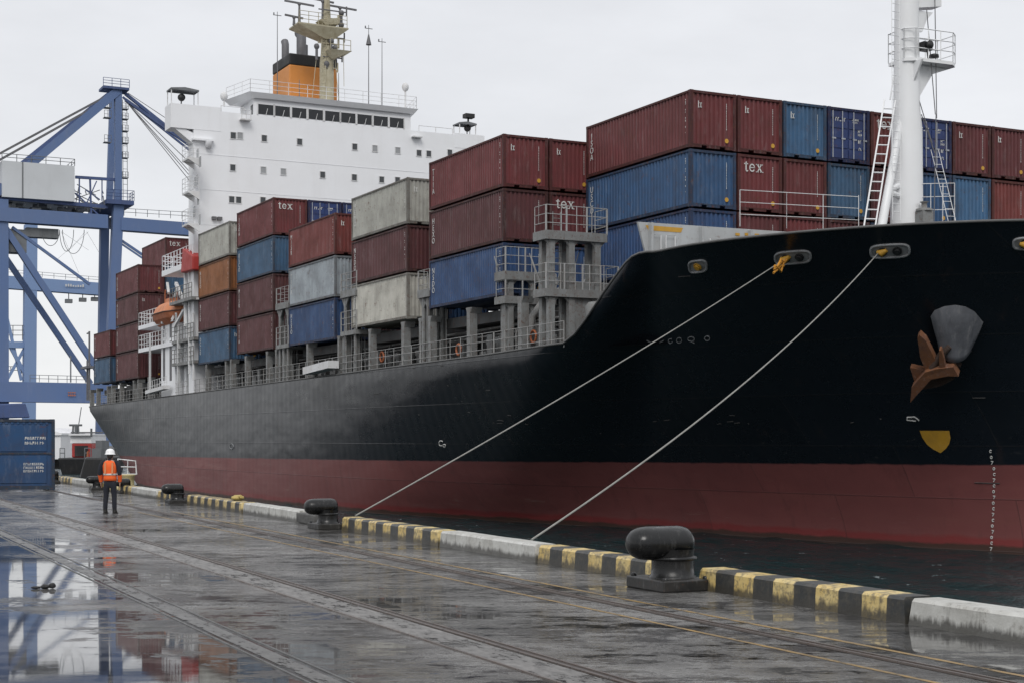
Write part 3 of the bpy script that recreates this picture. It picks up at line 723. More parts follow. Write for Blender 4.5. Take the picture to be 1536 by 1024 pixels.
def tower2(sx, ulist, vref, vtop, vmid, umax, wcol=.15, dep=.7):
    """lashing bridge standing across the ship: posts on station sx, platforms seen end-on"""
    zt = F(ulist[0], vtop, sx).z; zm = F(ulist[0], vmid, sx).z; ys = [F(u, vref, sx).y for u in ulist]
    ye = F(umax, vref, sx).y; zd = zdeck(sx)-.11
    mb = MB(); y0 = ys[0]-.35
    for k, y in enumerate(ys):
        for xo in (0, -dep):
            up = zt-.32 if not (k == 1 and xo == 0 and len(ys) > 3) else zm-.3
            mb.box((sx+xo-.10, y-wcol, zd), (sx+xo+.0, y+wcol, up)); mb.box((sx+xo-.28, y-wcol, zd), (sx+xo-.10, y-wcol+.06, up)); mb.box((sx+xo-.28, y+wcol-.06, zd), (sx+xo-.10, y+wcol, up))
        for z, ok in ((zt-.32, True), (zm-.28, True)):
            for sg in (-1, 1): mb.prism([(sx-.09, y+sg*wcol, z+.01), (sx-.09, y+sg*(wcol+.26), z+.01), (sx-.09, y+sg*wcol, z-.26)], (.05,0,0))
    mb.box((sx-dep-.4, y0, zt-.32), (sx+.08, ye, zt-.02)); mb.box((sx+.08, y0, zt-.34), (sx+.12, ye, zt+.06)); mb.box((sx-dep-.4, y0-.05, zt-.34), (sx+.12, y0, zt+.06))
    mb.box((sx-dep-.4, y0, zm-.28), (sx+.08, ye+.6, zm-.02)); mb.box((sx+.08, y0, zm-.30), (sx+.12, ye+.6, zm+.05)); mb.box((sx-dep-.4, y0-.05, zm-.30), (sx+.12, y0, zm+.05))
    br = part(mb, 'lashing_bridge', M_steel); rb = MB()
    for z, yy in ((zt, ye), (zm, ye+.6)):
        rb.rail([(sx-dep-.3, y0, z), (sx+.08, y0, z), (sx+.08, yy, z), (sx-dep-.3, yy, z)], 1.2, .8, 3, .022)
        n_ = max(2, round((yy-y0)/1.0))
        for k in range(n_+1): y = y0+(yy-y0)*k/n_; rb.bar((sx+.08, y, z), (sx+.08, y, z+1.2), .06)
    part(rb, 'bridge_railing', M_railg, br)
    lb = MB(); yl = (ys[0]+ys[1])/2; lb.ladder((sx-.5, yl, zd), (sx-.5, yl, zt+1), .4, .3, (0,1,0), .025); part(lb, 'bridge_ladder', M_steel, br)
    rr2 = random.Random(int(-sx*10))
    for k in range(9):
        y = y0+(ye-y0)*rr2.random(); y2 = y+rr2.uniform(-.7,.7); lb = MB(); lb.tube([(sx-.9, y, zm), (sx-.95, y2, zm+rr2.uniform(1.0,2.3))], .025, 5); part(lb, 'lashing_rod', M_railg, br)
    return br
tower2(G(818, 400, 32.55).x, [828, 858, 897], 400, 348, 435, 909)
tower2(G(761, 400, 32.55).x, [767, 800], 420, 409, 446, 816, .12, .6)
mb = MB(); sB = G(818, 400, 32.55).x-.5
mb.box((sB, 34.0, 6.2), (sB+.4, 36.2, 9.2)); mb.lathe((sB+1.5, 34.6, 6.1), [(0,0),(.5,0),(.5,1.9),(.35,2.1),(0,2.15)], 18); part(mb, 'vent_drum', M_steel)
mb = MB(); a_ = Vector((sB-2.4, 33.2, 6.2))
mb.tube([a_, a_+Vector((0,.2,1.6)), a_+Vector((.3,.7,2.4)), a_+Vector((.3,1.6,2.9))], .16, 10); part(mb, 'vent_pipe', M_railg)
tower([634, 641], 438, None, thick=.10, depth=.8)
tower([517, 532], 438, 497, thick=.13)
tower([419, 431], 457, 517, thick=.13)
# --- breakwater plate in front of the forward stack
SB = -54.0
p0 = F(957, 333, SB); 
bw = MB(); y0 = p0.y; zt = p0.z
bw.add([(SB, y0+.9, 8.0), (SB, y0, zt), (SB, 57, zt+.15), (SB, 56, 8.0), (SB-.12, y0+.9, 8.0), (SB-.12, y0, zt), (SB-.12, 57, zt+.15), (SB-.12, 56, 8.0)],
       [(0,3,2,1),(4,5,6,7),(1,2,6,5),(0,1,5,4),(2,3,7,6),(0,4,7,3)])
for i in range(9): yy = y0+.5+i*2.5; bw.box((SB, yy, 8.0), (SB+.25, yy+.10, zt-.02))
bk = part(bw, 'breakwater', M_wall)
mb = MB(); mb.add([(SB+.012, y0+.35, zt-.12), (SB+.012, y0+2.2, zt-.12), (SB+.012, y0+2.1, zt-.32), (SB+.012, y0+.5, zt-.32)], [(0,1,2,3)])
part(mb, 'yellow_band', M_yel, bk)
mb = MB()
for y in (y0+.6, y0+1.3, y0+3.5): mb.tube([(SB+.1, y, zt-2.2), (SB+.1, y, zt-.5), (SB+.1, y+.45, zt-.5), (SB+.1, y+.45, zt-2.2)], .03, 5)
mb.lathe((SB+.1, y0+2.3, zt-1.1), [(0,0),(.16,0),(.16,.2),(0,.25)], 10, 'x')
part(mb, 'grab_handles', M_white2, bk)
mb = MB()
for (u, v) in ((1106,352),(1120,352),(1135,353),(1150,354)):
    a = F(u, v, SB+.02); mb.box((a.x, a.y-.1, a.z-.05), (a.x+.01, a.y+.12, a.z+.06))
part(mb, 'stencil_marks', M_yel, bk)
# forecastle gear and railings seen above the bulwark
mb = MB()
mb.rail([F(1110,340,-52), F(1180,343,-52), F(1288,348,-52)], 1.5, 2.2, 3, .018)
mb.rail([F(1288,346,-52), F(1288,346,-50)+Vector((0,0,-.1))], 1.5, 2.2, 3, .018)
part(mb, 'forecastle_railing', M_white2)
mb = MB()
mb.rail([F(1378,336,-50.5), F(1432,334,-50.5)], 1.7, .8, 3, .02)
mb.rail([F(1330,341,-51.5), F(1345,340,-51.5)], 1.3, .5, 3, .02)
part(mb, 'forecastle_railing', M_white2)
mb = MB(); a = F(1390, 336, -50)
mb.box((a.x-.4, a.y-.28, 8.3), (a.x+.1, a.y+.28, a.z+.55)); mb.lathe((a.x-.15, a.y, a.z+.55), [(.35,0),(.35,.1),(.12,.12),(.12,.35),(.2,.4),(0,.42)], 12)
part(mb, 'vent_post', M_steel)

# --- foremast
fm = F(1360, 335, -51.1); fy = fm.y
mb = MB(); mb.lathe((-51.1, fy, 8.3), [(.72,0),(.70,2.5),(.66,7),(.56,8),(.54,10.0),(.50,13),(.46,17),(.3,19)], 28)
fmast = part(mb, 'foremast', M_mastw)
pz = F(1370, 98, -51.1).z
mb = MB()
pa, pb = F(1334, 98, -51.6).y, F(1411, 98, -51.6).y
pa += .02; pb -= .1; poly = [(-51.8, pa+.1, pz), (-50.7, pa+.02, pz), (-50.4, pa+.4, pz), (-50.3, pb-.4, pz), (-50.6, pb, pz), (-51.7, pb, pz)]
mb.prism(poly, (0,0,.14))
part(mb, 'mast_platform', M_mastw, fmast)
mb = MB()
mb.prism([(-51.0, fy+.3, pz-1.4), (-51.0, fy+.55, pz-1.35), (-51.0, fy+1.25, pz-.35), (-51.0, pb-.1, pz-.02), (-51.0, fy+.3, pz-.02)], (.12,0,0))
mb.prism([(-51.0, fy-.35, pz-.75), (-51.0, fy-.35, pz-.02), (-51.0, pa+.3, pz-.02)], (.12,0,0))
mb.prism([(-50.6, fy-.1, pz-.9), (-50.6, fy-.1, pz-.02), (-50.05, fy-.1, pz-.02)], (0,.1,0))
part(mb, 'platform_bracket', M_mastw, fmast)
mb = MB(); mb.rail([Vector(p)+Vector((0,0,.14)) for p in poly+[poly[0]]], 1.25, .75, 3, .028)
part(mb, 'platform_railing', M_mastw, fmast)
mb = MB(); a = F(1390, 70, -50.6); mb.box((a.x-.2, a.y-.32, a.z-.2), (a.x+.2, a.y+.15, a.z+.15)); mb.lathe((a.x+.2, a.y-.1, a.z), [(0,0),(.14,0),(.18,.15),(0,.16)], 12, 'x'); mb.tube([(a.x, a.y, a.z), (a.x, a.y+.1, pz+.1)], .04, 6)
a = F(1401, 84, -50.6); mb.lathe((a.x, a.y, a.z-.1), [(0,0),(.22,.02),(.2,.14),(0,.2)], 12)
part(mb, 'floodlight', M_black, fmast)
mb = MB()
a0, a1 = F(1362, 14, -51.1), F(1405, 5, -51.1)
mb.hexa([a0+Vector((-.35,-.4,-.1)), a0+Vector((.35,-.4,-.1)), a1+Vector((.3,0,-.22)), a1+Vector((-.3,0,-.22)), a0+Vector((-.35,-.4,.2)), a0+Vector((.35,-.4,.2)), a1+Vector((.3,0,.18)), a1+Vector((-.3,0,.18))])
mb.prism([(-51.0, fy+.3, a0.z-1.0), (-51.0, fy+.7, a0.z-.95), (-51.0, fy+.95, a0.z-.4), (-51.0, fy+1.3, a0.z-.05), (-51.0, fy+.3, a0.z-.05)], (.1,0,0))
part(mb, 'derrick_arm', M_mastw, fmast)
mb = MB(); mb.ladder(F(1345, 330, -50.4), F(1343, -30, -50.6), .42, .33, (0,1,0), .02); part(mb, 'mast_ladder', M_mastw, fmast)
mb = MB(); a, b = F(1322, 343, -50.3), F(1353, 172, -51.0)
mb.tube([a, b], [.20, .15], 12); mb.tube([F(1335,285,-50.6), F(1350,278,-51.0)], .13, 8); mb.tube([F(1337,290,-50.6), F(1352,296,-51.0)], .13, 8)
part(mb, 'mast_strut', M_mastw, fmast)
mb = MB(); mb.ladder(F(1304, 343, -50.3), F(1335, 150, -51.0), .5, .42, (.3,.95,0), .042); mb.tube([F(1335,150,-51), F(1341,113,-51)], .03, 6)
part(mb, 'strut_ladder', M_mastw, fmast)
mb = MB()
mb.ladder(F(1429, 336, -50.3), F(1402, 225, -51.0), .35, .33, (.3,.95,0), .018)
part(mb, 'side_ladder', M_mastw, fmast)
mb = MB()
for (u1, v1, u2, v2) in ((1402,-20,1405,178),(1390,15,1403,172),(1404,172,1401,335),(1376,142,1398,215),(1382,172,1402,230)):
    mb.tube([F(u1,v1,-50.7), F(u2,v2,-50.4)], .022, 5)
part(mb, 'signal_halyard', M_pipe, fmast)

# --- fairleads in the bulwark
def fairlead(u0, v0, u1, v1, hh, lab=None, hooks=2):
    """oval steel-rimmed opening; u,v along its axis, hh half height (px)"""
    root = None
    ring = []; c0, _ = onhull(u0, v0); c1, n = onhull(u1, v1)
    cu_, cv_ = (u0+u1)/2, (v0+v1)/2
    outl = []
    r = hh
    du, dv = (u1-u0), (v1-v0); L = math.hypot(du, dv); ex, ey = du/L, dv/L
    for k in range(28):
        a = 2*PI*k/28; x = math.copysign(abs(math.cos(a))**.5, math.cos(a))*(L/2) ; y = math.copysign(abs(math.sin(a))**.6, math.sin(a))*r
        u, v = cu_+ex*x-ey*y, cv_+ey*x+ex*y
        outl.append(onhull(u, v, .02))
    cen, n = onhull(cu_, cv_, .015)
    mb = MB(); mb.tube([p for p, _ in outl]+[outl[0][0]], .05, 8, False)
    o = part(mb, 'fairlead', paint('fairlead_rim', (.30,.31,.32), .4, .4, (.05,.04,.03), 3, .2))
    mb = MB(); mb.add([p-n*.005 for p, _ in outl]+[cen], [(k, (k+1)%28, 28) for k in range(28)])
    part(mb, 'fairlead_recess', paint('recess_grey', (.26,.265,.27), .5, .4, (.05,.04,.03), 3, .3), o, normals=False)
    mb = MB()
    for k in range(hooks):
        f = (k+.5)/hooks if hooks > 1 else .5
        p, n2 = onhull(u0+du*(.12+.76*f) if hooks > 1 else cu_, v0+dv*(.12+.76*f) if hooks > 1 else cv_, .03)
        mb.tube([p-n2*.1, p+n2*.05], .17, 14); mb.tube([p+n2*.05, p+n2*.11], .11, 14)
    part(mb, 'roller', M_black if hooks > 1 else M_yel, o)
    if hooks > 1:
        mb = MB(); p, n2 = onhull(u0+du*.30, v0+dv*.25, .03)
        t1, _ = onhull(u0+du*.16, v0+dv*.2-1, .06); t2, _ = onhull(u0+du*.42, v0+dv*.4-3, .07)
        mb.tube([t1, p+n2*.08, t2], [.06,.15,.07], 8)
        part(mb, 'roller_guard', M_yel, o)
    return o
fairlead(1034, 401, 1060, 398, 8.5, hooks=1)
fairlead(1163, 388, 1216, 384, 9)
fairlead(1306, 378, 1364, 375, 9.5)
fairlead(1520, 366, 1575, 364, 8.5)

# --- anchor pocket: a flared steel cone set into the flare of the bow
pc, pn = onhull(1436, 500, 0)
mb = MB(); vs = []; NA, NR = 24, 8
arc_ = [(1396,474),(1402,465),(1417,459),(1433,457),(1448,459.5),(1462,467),(1475,483)]
bot_ = [(1410,512),(1417,515),(1425,518),(1434,520),(1443,521),(1451,520),(1458,517)]
def lerp2(lst, t):
    x = t*(len(lst)-1); i = min(int(x), len(lst)-2); f = x-i
    return Vector((lst[i][0]+(lst[i+1][0]-lst[i][0])*f, lst[i][1]+(lst[i+1][1]-lst[i][1])*f))
for r in range(NR+1):
    f = r/NR
    for a in range(NA+1):
        t = a/NA; p2 = lerp2(arc_, t).lerp(lerp2(bot_, t), f)
        p, n_ = onhull(p2.x, p2.y, 0); vs.append(p+Vector((.45,-.89,0)).normalized()*0+n_*(.02+1.0*f**.8*(.35+.65*math.sin(PI*t)**.7)))
for a in range(NA+1):
    p2 = lerp2(bot_, a/NA); p, n_ = onhull(p2.x, p2.y+10, -.02); vs.append(p)
w_ = NA+1
mb.add(vs, [(r*w_+a, r*w_+a+1, (r+1)*w_+a+1, (r+1)*w_+a) for r in range(NR+1) for a in range(NA)], True)
pk = part(mb, 'anchor_pocket', M_pocket)

# --- painted marks on the hull, cut as thin plates that follow the plating
def decal(poly, mat, name, off=.018, sub=6):
    mb = MB(); m_ = len(poly); pts = []
    for i in range(m_):
        a, b = poly[i], poly[(i+1)%m_]
        for k in range(sub): pts.append((a[0]+(b[0]-a[0])*k/sub, a[1]+(b[1]-a[1])*k/sub))
    cu_, cv_ = sum(p[0] for p in pts)/len(pts), sum(p[1] for p in pts)/len(pts); n = len(pts)
    vs = [onhull(*p, off)[0] for p in pts]+[onhull((p[0]+cu_)/2, (p[1]+cv_)/2, off)[0] for p in pts]+[onhull(cu_, cv_, off)[0]]
    mb.add(vs, [(k, (k+1)%n, n+(k+1)%n, n+k) for k in range(n)]+[(n+k, n+(k+1)%n, 2*n) for k in range(n)])
    return part(mb, name, mat)
sh = [(1379.5,645),(1403,645),(1424,645),(1426,656),(1424,665),(1419,672),(1411,678.5),(1400,673),(1391,666),(1384,656)]
decal(sh, M_yel, 'thruster_mark')
def strokes(lines, mat, name, r=.022, off=.02):
    mb = MB()
    for l in lines:
        pts = []
        for a, b in zip(l, l[1:]):
            for k in range(3): pts.append((a[0]+(b[0]-a[0])*k/3, a[1]+(b[1]-a[1])*k/3))
        pts.append(l[-1]); mb.tube([onhull(*p, off)[0] for p in pts], r, 4)
    return part(mb, name, mat)
def ring(u, v, a, b, t0=0, t1=360, n=9): return [(u+a*math.cos(math.radians(t0+(t1-t0)*k/n)), v+b*math.sin(math.radians(t0+(t1-t0)*k/n))) for k in range(n+1)]
strokes([[(1361,625),(1361,629),(1374,630.5)],[(1361,625),(1372,624.5),(1377,628)],[(1376,627),(1379,630)]], M_mark, 'hull_mark', .025)
strokes([ring(662,664,3.2,4,-300,-40),ring(667,667.5,2,2.2)], M_mark, 'hull_mark', .028)
strokes([ring(1006,511,3,3.5,20,300),ring(1019,510,4,4),ring(1037,508,5,3.5),[(1037,512),(1042,514)],ring(1061,507,4,3.6),[(970,510),(978,514),(985,511)],[(990,513),(996,510)]], M_markdim, 'ship_name', .02)
# draught figures down the stem
dm = []
digs = [(1486,676),(1487,685),(1488,693)]
for i in range(15):
    v = 702+i*8.6; u = 1491-(i/14)**2*4.5+(.8 if i % 2 else 0)
    digs.append((u, v))
for i, (u, v) in enumerate(digs):
    if i % 3 == 2: dm.append([(u-1.5, v-2), (u+1.8, v-2), (u-.5, v+2.5)])
    else: dm.append(ring(u, v, 1.5, 2.0, 0 if i % 2 else 40, 360 if i % 2 else 330, 7))
strokes(dm, M_mark, 'draught_marks', .017)
rs = random.Random(9); sc_ = []
for k in range(26):
    u = rs.uniform(735, 1350) if k > 8 else rs.uniform(560, 800); v = rs.gauss(628, 6) if k > 8 else rs.uniform(540, 640)
    sc_.append([(u, v), (u+rs.uniform(1, 9), v+rs.uniform(-1.2, 1.2))])
sc_ += [[(1018,415),(1036,414)],[(1459,596),(1478,596)],[(1462,723),(1500,724)]]
strokes(sc_, paint('scuff', (.055,.055,.055), .7, .3), 'scuff_marks', .018)
# load line circle amidships
strokes([ring(348,669,3,4)], M_markdim, 'load_line', .03)

# --- superstructure
SF = -119.5
ss = MB(); zt = 28.1
ss.box((-121.0, 32.45, zdeck(-120)-.1), (SF, 57.6, zt-1.15))
ss.box((-120.9, 32.45, zt-1.15), (SF, 57.6, zt))
ss.box((-131, 36.2, zdeck(-120)-.1), (-121.0, 53.8, zt-1.2))
# deck edges: faint plate lines
sup = part(ss, 'superstructure', M_white)
ee = MB()
for z in (24.6, 21.8, 19.0, 16.2): ee.box((SF, 32.45, z), (SF+.02, 57.6, z+.03)); ee.box((-121, 32.435, z), (SF, 32.45, z+.03))
part(ee, 'deck_seam', paint('seam_grey', (.77,.78,.80), .5, .1), sup)
def zc(zx, zy): return (240+zx/3.072, 110+zy/3.072)
wins = [(337,288,0),(369,289,1),(480,301,0),(643,317,0),(897,340,0),(990,348,1),(1095,357,1),(1193,369,0),(1238,372,0),(1335,367,0),
        (335,436,0),(476,447,1),(568,455,1),(749,469,0),(895,481,0),(1021,491,0),(1094,494,0),(330,583,0),(362,585,0),(474,587,0)]
for zx, zy, pale in wins:
    p = F(*zc(zx, zy), SF); mb = MB()
    for (a, b, c, d) in ((-.26,-.30,.26,-.25),(-.26,.25,.26,.30),(-.26,-.25,-.21,.25),(.21,-.25,.26,.25)):
        mb.box((SF, p.y+a, p.z+b), (SF+.05, p.y+c, p.z+d))
    wdw = part(mb, 'window', M_white2, sup)
    mb = MB(); mb.box((SF, p.y-.208, p.z-.248), (SF+.015, p.y+.208, p.z+.248))
    part(mb, 'window_pane', M_pane if pale else paint('cabin_glass', (.05,.055,.06), .15, 0, streak=False), sup)
for u, v in ((302,232),(301.5,270),(298.5,274),(306,243),(303,300),(297,318),(305,330)):
    p = G(u-6, v, 32.42); mb = MB(); mb.box((p.x-.25, 32.41, p.z-.4), (p.x+.25, 32.449, p.z+.4)); part(mb, 'window', M_pane, sup)
mb = MB(); p = F(*zc(260, 672), SF); mb.box((SF, p.y-.4, p.z-.1), (SF+.3, p.y-.06, p.z+.15)); mb.box((SF, p.y+.04, p.z-.1), (SF+.3, p.y+.4, p.z+.15)); part(mb, 'deck_lamp', M_pipe, sup)
# side balconies
for v in (240, 290, 338):
    p = G(287, v, 32.0); mb = MB()
    mb.prism([(p.x-.9, 32.44, p.z-.1), (p.x+.8, 32.44, p.z-.1), (p.x+.8, 31.5, p.z-.1), (p.x-.9, 31.5, p.z-.1)], (0,0,.15))
    mb.prism([(p.x-.8, 32.44, p.z-.6), (p.x-.8, 32.44, p.z-.1), (p.x-.8, 31.6, p.z-.1)], (.1,0,0)); mb.prism([(p.x+.7, 32.44, p.z-.6), (p.x+.7, 32.44, p.z-.1), (p.x+.7, 31.6, p.z-.1)], (.1,0,0))
    mb.rail([(p.x-.9, 32.4, p.z+.05), (p.x-.9, 31.52, p.z+.05), (p.x+.8, 31.52, p.z+.05), (p.x+.8, 32.4, p.z+.05)], 1.1, .8, 3, .02)
    part(mb, 'side_balcony', M_white2)
# bridge wings
def wing(sgn):
    L0 = 32.45 if sgn < 0 else 57.6
    Lo = F(256, 170, SF).y if sgn < 0 else 58.0
    mb = MB(); zb, z1 = 26.5, 28.4
    mb.box((-121.3, Lo, zb), (SF+.02, L0+(2.2 if sgn < 0 else -.6), z1)) if sgn < 0 else mb.box((-121.3, 55.2, 27.0), (SF+.02, Lo, z1-.15))
    if sgn < 0:
        # diagonal brace below the wing
        a = Vector((SF-.4, Lo+.3, zb)); b = F(301, 226, SF-.4)
        mb.hexa([a+Vector((-.7,0,-.0)), a+Vector((.3,0,0)), b+Vector((.3,.3,-.3)), b+Vector((-.7,.3,-.3)), a+Vector((-.7,.8,.02)), a+Vector((.3,.8,.02)), b+Vector((.3,.9,.6)), b+Vector((-.7,.9,.6))])
        mb.box((SF-.8, 32.3, 25.6), (SF+.4, 34.0, 25.75)); mb.lathe((SF+.2, 33.6, 25.1), [(0,0),(.25,0),(.3,.5)], 12)
    wg = part(mb, 'bridge_wing', M_white)
    # canopy
    cn = MB(); y0, y1 = (Lo+.05, Lo+2.3) if sgn < 0 else (F(690,200,SF).y, F(716,200,SF).y); zr = z1+1.25 if sgn < 0 else z1+.85; zz = z1 if sgn < 0 else z1-.15
    x0, x1 = SF-1.5, SF-.1
    cn.add([(x0,y0,zr),(x1,y0,zr),(x1,(y0+y1)/2,zr+.13),(x1,y1,zr),(x0,y1,zr),(x0,(y0+y1)/2,zr+.13),(x0,y0,zr-.12),(x1,y0,zr-.12),(x1,y1,zr-.12),(x0,y1,zr-.12)],
           [(0,1,2,5),(5,2,3,4),(0,6,7,1),(1,7,8,3,2),(3,8,9,4),(4,9,6,0,5)])
    part(cn, 'canopy', M_grey, wg)
    for x in (x0+.1, x1-.1):
        for y in (y0+.06, y1-.06): cn = MB(); cn.bar((x, y, zz), (x, y, zr-.02), .07); part(cn, 'canopy_post', M_white2, wg)
    cn = MB(); y = y0+.95; cn.tube([(SF-.6, y, zz), (SF-.6, y, zz+.42)], .05, 6); cn.lathe((SF-.75, y, zz+.62), [(0,0),(.24,.02),(.30,.16),(.28,.36),(0,.38)], 16, 'x')
    if sgn > 0: cn.tube([(SF-1, y+.3, zr), (SF-1, y+.3, zr+.7)], .09, 6); cn.box((SF-1.3, y-.1, zr+.6), (SF-.6, y+.75, zr+.95))
    part(cn, 'searchlight', M_black, wg)
wing(-1); wing(1)
# wheelhouse
yA, yB = F(381, 150, SF).y, F(616, 180, SF).y
wh = MB()
wh.box((-123.2, yA, zt-.002), (SF-.02, yB, 29.45))
z0, z1 = 29.45, 29.85
wh.hexa([(-123.2, yA-.9, z0), (SF+.25, yA-.2, z0), (SF+.25, yB+.2, z0), (-123.2, yB+.9, z0), (-123.2, yA-1.4, z1), (SF+.5, yA-.5, z1), (SF+.5, yB+.5, z1), (-123.2, yB+1.4, z1)])
whs = part(wh, 'wheelhouse', M_white)
xs = [(452,522),(530,598),(608,674),(684,750),(760,827),(834,900),(909,975),(984,1049),(1058,1122)]
for i, (a, b) in enumerate(xs):
    va = 133+(a-452)*.0955; pa_ = F(*zc(a, va), SF); pb_ = F(*zc(b, va+7), SF); zb_ = F(*zc(a, va+45), SF).z
    mb = MB(); mb.box((SF-.02, pa_.y, 28.22), (SF+.012, pb_.y, 29.02)); part(mb, 'window', M_glass, whs)
    mb = MB()
    for yy in (pa_.y-.05, pb_.y+.05): mb.box((SF-.02, yy-.05, 28.15), (SF+.05, yy+.05, 29.1))
    mb.tube([(SF+.06, (pa_.y+pb_.y)/2, 28.15), (SF+.06, (pa_.y+pb_.y)/2+.15, 28.7)], .025, 4)
    part(mb, 'window_post', M_white2, whs)
mb = MB(); mb.box((SF-.9, yA-.012, 28.2), (SF-.25, yA, 29.0)); part(mb, 'window', M_glass, whs)
mb = MB(); pts = [(-123.2, yA-1.2, 29.85), (SF+.3, yA-.4, 29.85), (SF+.3, yB+.4, 29.85), (-123.2, yB+1.2, 29.85)]
mb.rail(pts, 1.05, 1.6, 3, .022); part(mb, 'roof_railing', M_white2, whs)
mb = MB(); mb.rail([(SF-.1, 34.7, 28.1), (SF-.1, yA-.8, 28.1)], .5, 1.8, 1, .03); part(mb, 'wing_railing', M_white2, sup); mb = MB(); mb.rail([(SF-.1, yB+.8, 28.1), (SF-.1, 55.0, 28.1)], .5, 1.8, 1, .03)
part(mb, 'wing_railing', M_white2, sup)
mb = MB()
a = F(*zc(390, 222), SF); mb.box((SF, a.y-.45, a.z), (SF+.6, a.y+.4, a.z+.1)); mb.rail([(SF+.55, a.y-.4, a.z+.1), (SF+.55, a.y+.35, a.z+.1)], .7, .4, 2, .03); part(mb, 'window_platform', M_white2, sup); mb = MB()
a = F(*zc(1180, 300), SF); mb.box((SF, a.y-.45, a.z), (SF+.5, a.y+.4, a.z+.1)); part(mb, 'window_platform', M_white2, sup)
for u, vt, vb in ((336,146,160),(608,132,166)):
    a = F(u, vb, SF-1.5); b = F(u, vt, SF-1.5); mb = MB(); mb.tube([a, b], .08, 8); mb.ellipsoid(b+Vector((0,0,.05)), (.3,.3,.38)); part(mb, 'satellite_dome', M_white2)
for u, vt, vb in ((553,38,158),(573,58,160),(416,18,150),(449,120,150),(508,110,155)):
    a = F(u, vb, SF-3); b = F(u, vt, SF-3); mb = MB(); mb.tube([a, b], [.045,.025], 6)
    if vt < 60: mb.bar(b+Vector((0,-.35,-.3)), b+Vector((0,.35,-.3)), .05); mb.bar(b+Vector((0,-.3,-.3)), b+Vector((0,-.3,-.1)), .08)
    if u == 553: mb.lathe(b+Vector((0,0,-1.7)), [(.25,0),(.05,.9)], 8)
    part(mb, 'whip_aerial', M_pipe)
# funnel
FS = -126.0
y0, y1 = F(434, 120, FS).y, F(506, 120, FS).y; xb = -130.6
fb = MB(); zf = F(440, 97, FS).z; zf2 = F(440, 80, FS).z
def fun(za, zb_, mb, ta=0, tb=0, e=0): mb.hexa([(xb-e, y0-e-ta*0, za), (FS+e, y0-e, za), (FS+e, y1+e, za), (xb-e, y1+e, za), (xb-e, y0-e+tb, zb_), (FS+e, y0-e+tb, zb_), (FS+e, y1+e-tb, zb_), (xb-e, y1+e-tb, zb_)])
fun(27, zf, fb); fn = part(fb, 'funnel', M_orange, bevel=.12)
fb = MB(); fun(zf+.001, zf2, fb, e=.02); part(fb, 'funnel_top', M_black, fn, bevel=.12)
fb = MB(); p = F(452, 50, FS-1)
fb.tube([(FS-1.0, p.y, zf2-.3), (FS-1.0, p.y, p.z-.3), (FS-1.15, p.y, p.z), (FS-1.6, p.y, p.z+.1)], .42, 14); 
fb.tube([(FS-2.6, p.y+.8, zf2-.3), (FS-2.6, p.y+.8, p.z-.6)], .35, 12)
p = F(428, 62, FS-3.5); fb.tube([(FS-3.5, p.y, zf2-.6), (FS-3.5, p.y, p.z-.3), (FS-3.7, p.y, p.z)], .33, 12)
part(fb, 'exhaust_pipe', M_pipe, fn)
# radar mast
RS = -123.0; c = F(490, 140, RS).y
def RZ(v): return F(490, v, RS).z
rb = MB(); rb.lathe((RS, c, 28.5), [(.62,0),(.60,RZ(95)-28.5),(.5,RZ(80)-28.5),(.42,RZ(50)-28.5),(.34,RZ(25)-28.5),(.2,RZ(-20)-28.5)], 16)
rm = part(rb, 'radar_mast', M_cream)
rb = MB(); zz = RZ(46)
yl, yr = F(441,46,RS).y, F(516,50,RS).y
rb.hexa([(RS-.7,c-.4,zz-.9),(RS+.7,c-.4,zz-.9),(RS+.7,c+.4,zz-.9),(RS-.7,c+.4,zz-.9),(RS-1.3,yl,zz),(RS+1.1,yl,zz),(RS+1.1,yr,zz),(RS-1.3,yr,zz)])
rb.box((RS-1.3,yl,zz+.002),(RS+1.1,yr,zz+.12)); z2 = RZ(80)
rb.hexa([(RS-.3,c+.1,z2-.6),(RS+.9,c+.1,z2-.6),(RS+.9,c+.4,z2-.6),(RS-.3,c+.4,z2-.6),(RS-.3,c-.3,z2),(RS+1.6,c-.3,z2),(RS+1.6,c+1.7,z2),(RS-.3,c+1.7,z2)])
rb.hexa([(RS-.6,c-.3,zz+.3),(RS+.6,c-.3,zz+.3),(RS+.6,c+.9,zz+.5),(RS-.6,c+.9,zz+.5),(RS-.6,c-.8,zz+.7),(RS+.6,c-.8,zz+.7),(RS+.6,c+1.2,zz+1.1),(RS-.6,c+1.2,zz+1.1)])
part(rb, 'radar_platform', M_cream, rm)
rb = MB()
rb.rail([(RS+1.0,yl+.1,zz+.12),(RS+1.0,yr-.1,zz+.12)], 1.0, .8, 3, .03); rb.rail([(RS+1.5,c-.2,z2),(RS+1.5,c+1.6,z2)], .9, .6, 2, .03)
part(rb, 'platform_railing', M_cream, rm)
for (u, v, hw) in ((449,6,1.3),(441,26,.8),(510,12,1.5),(484,2,1.0)):
    rb = MB(); p = F(u, v, RS); b0 = Vector((RS, p.y, zz+.1)); rb.tube([b0, p], [.14,.08], 8); rb.lathe(p+Vector((0,0,-.15)), [(.1,0),(.16,.1),(.1,.2),(0,.22)], 8)
    rb.bar(p+Vector((0,-hw,.1)), p+Vector((0,hw,-.02)), .14); part(rb, 'radar_scanner', M_pipe, rm)
for (u, v0, v1) in ((497,62,80),(503,72,82),(512,38,50),(490,96,102),(475,70,90),(512,20,47)):
    rb = MB(); p = F(u, v1, RS+.6); q_ = F(u, v0, RS+.6); rb.tube([p, q_], .12, 8); rb.ellipsoid(q_, (.25,.25,.25), 8, 6); part(rb, 'mast_lamp', M_pipe, rm)
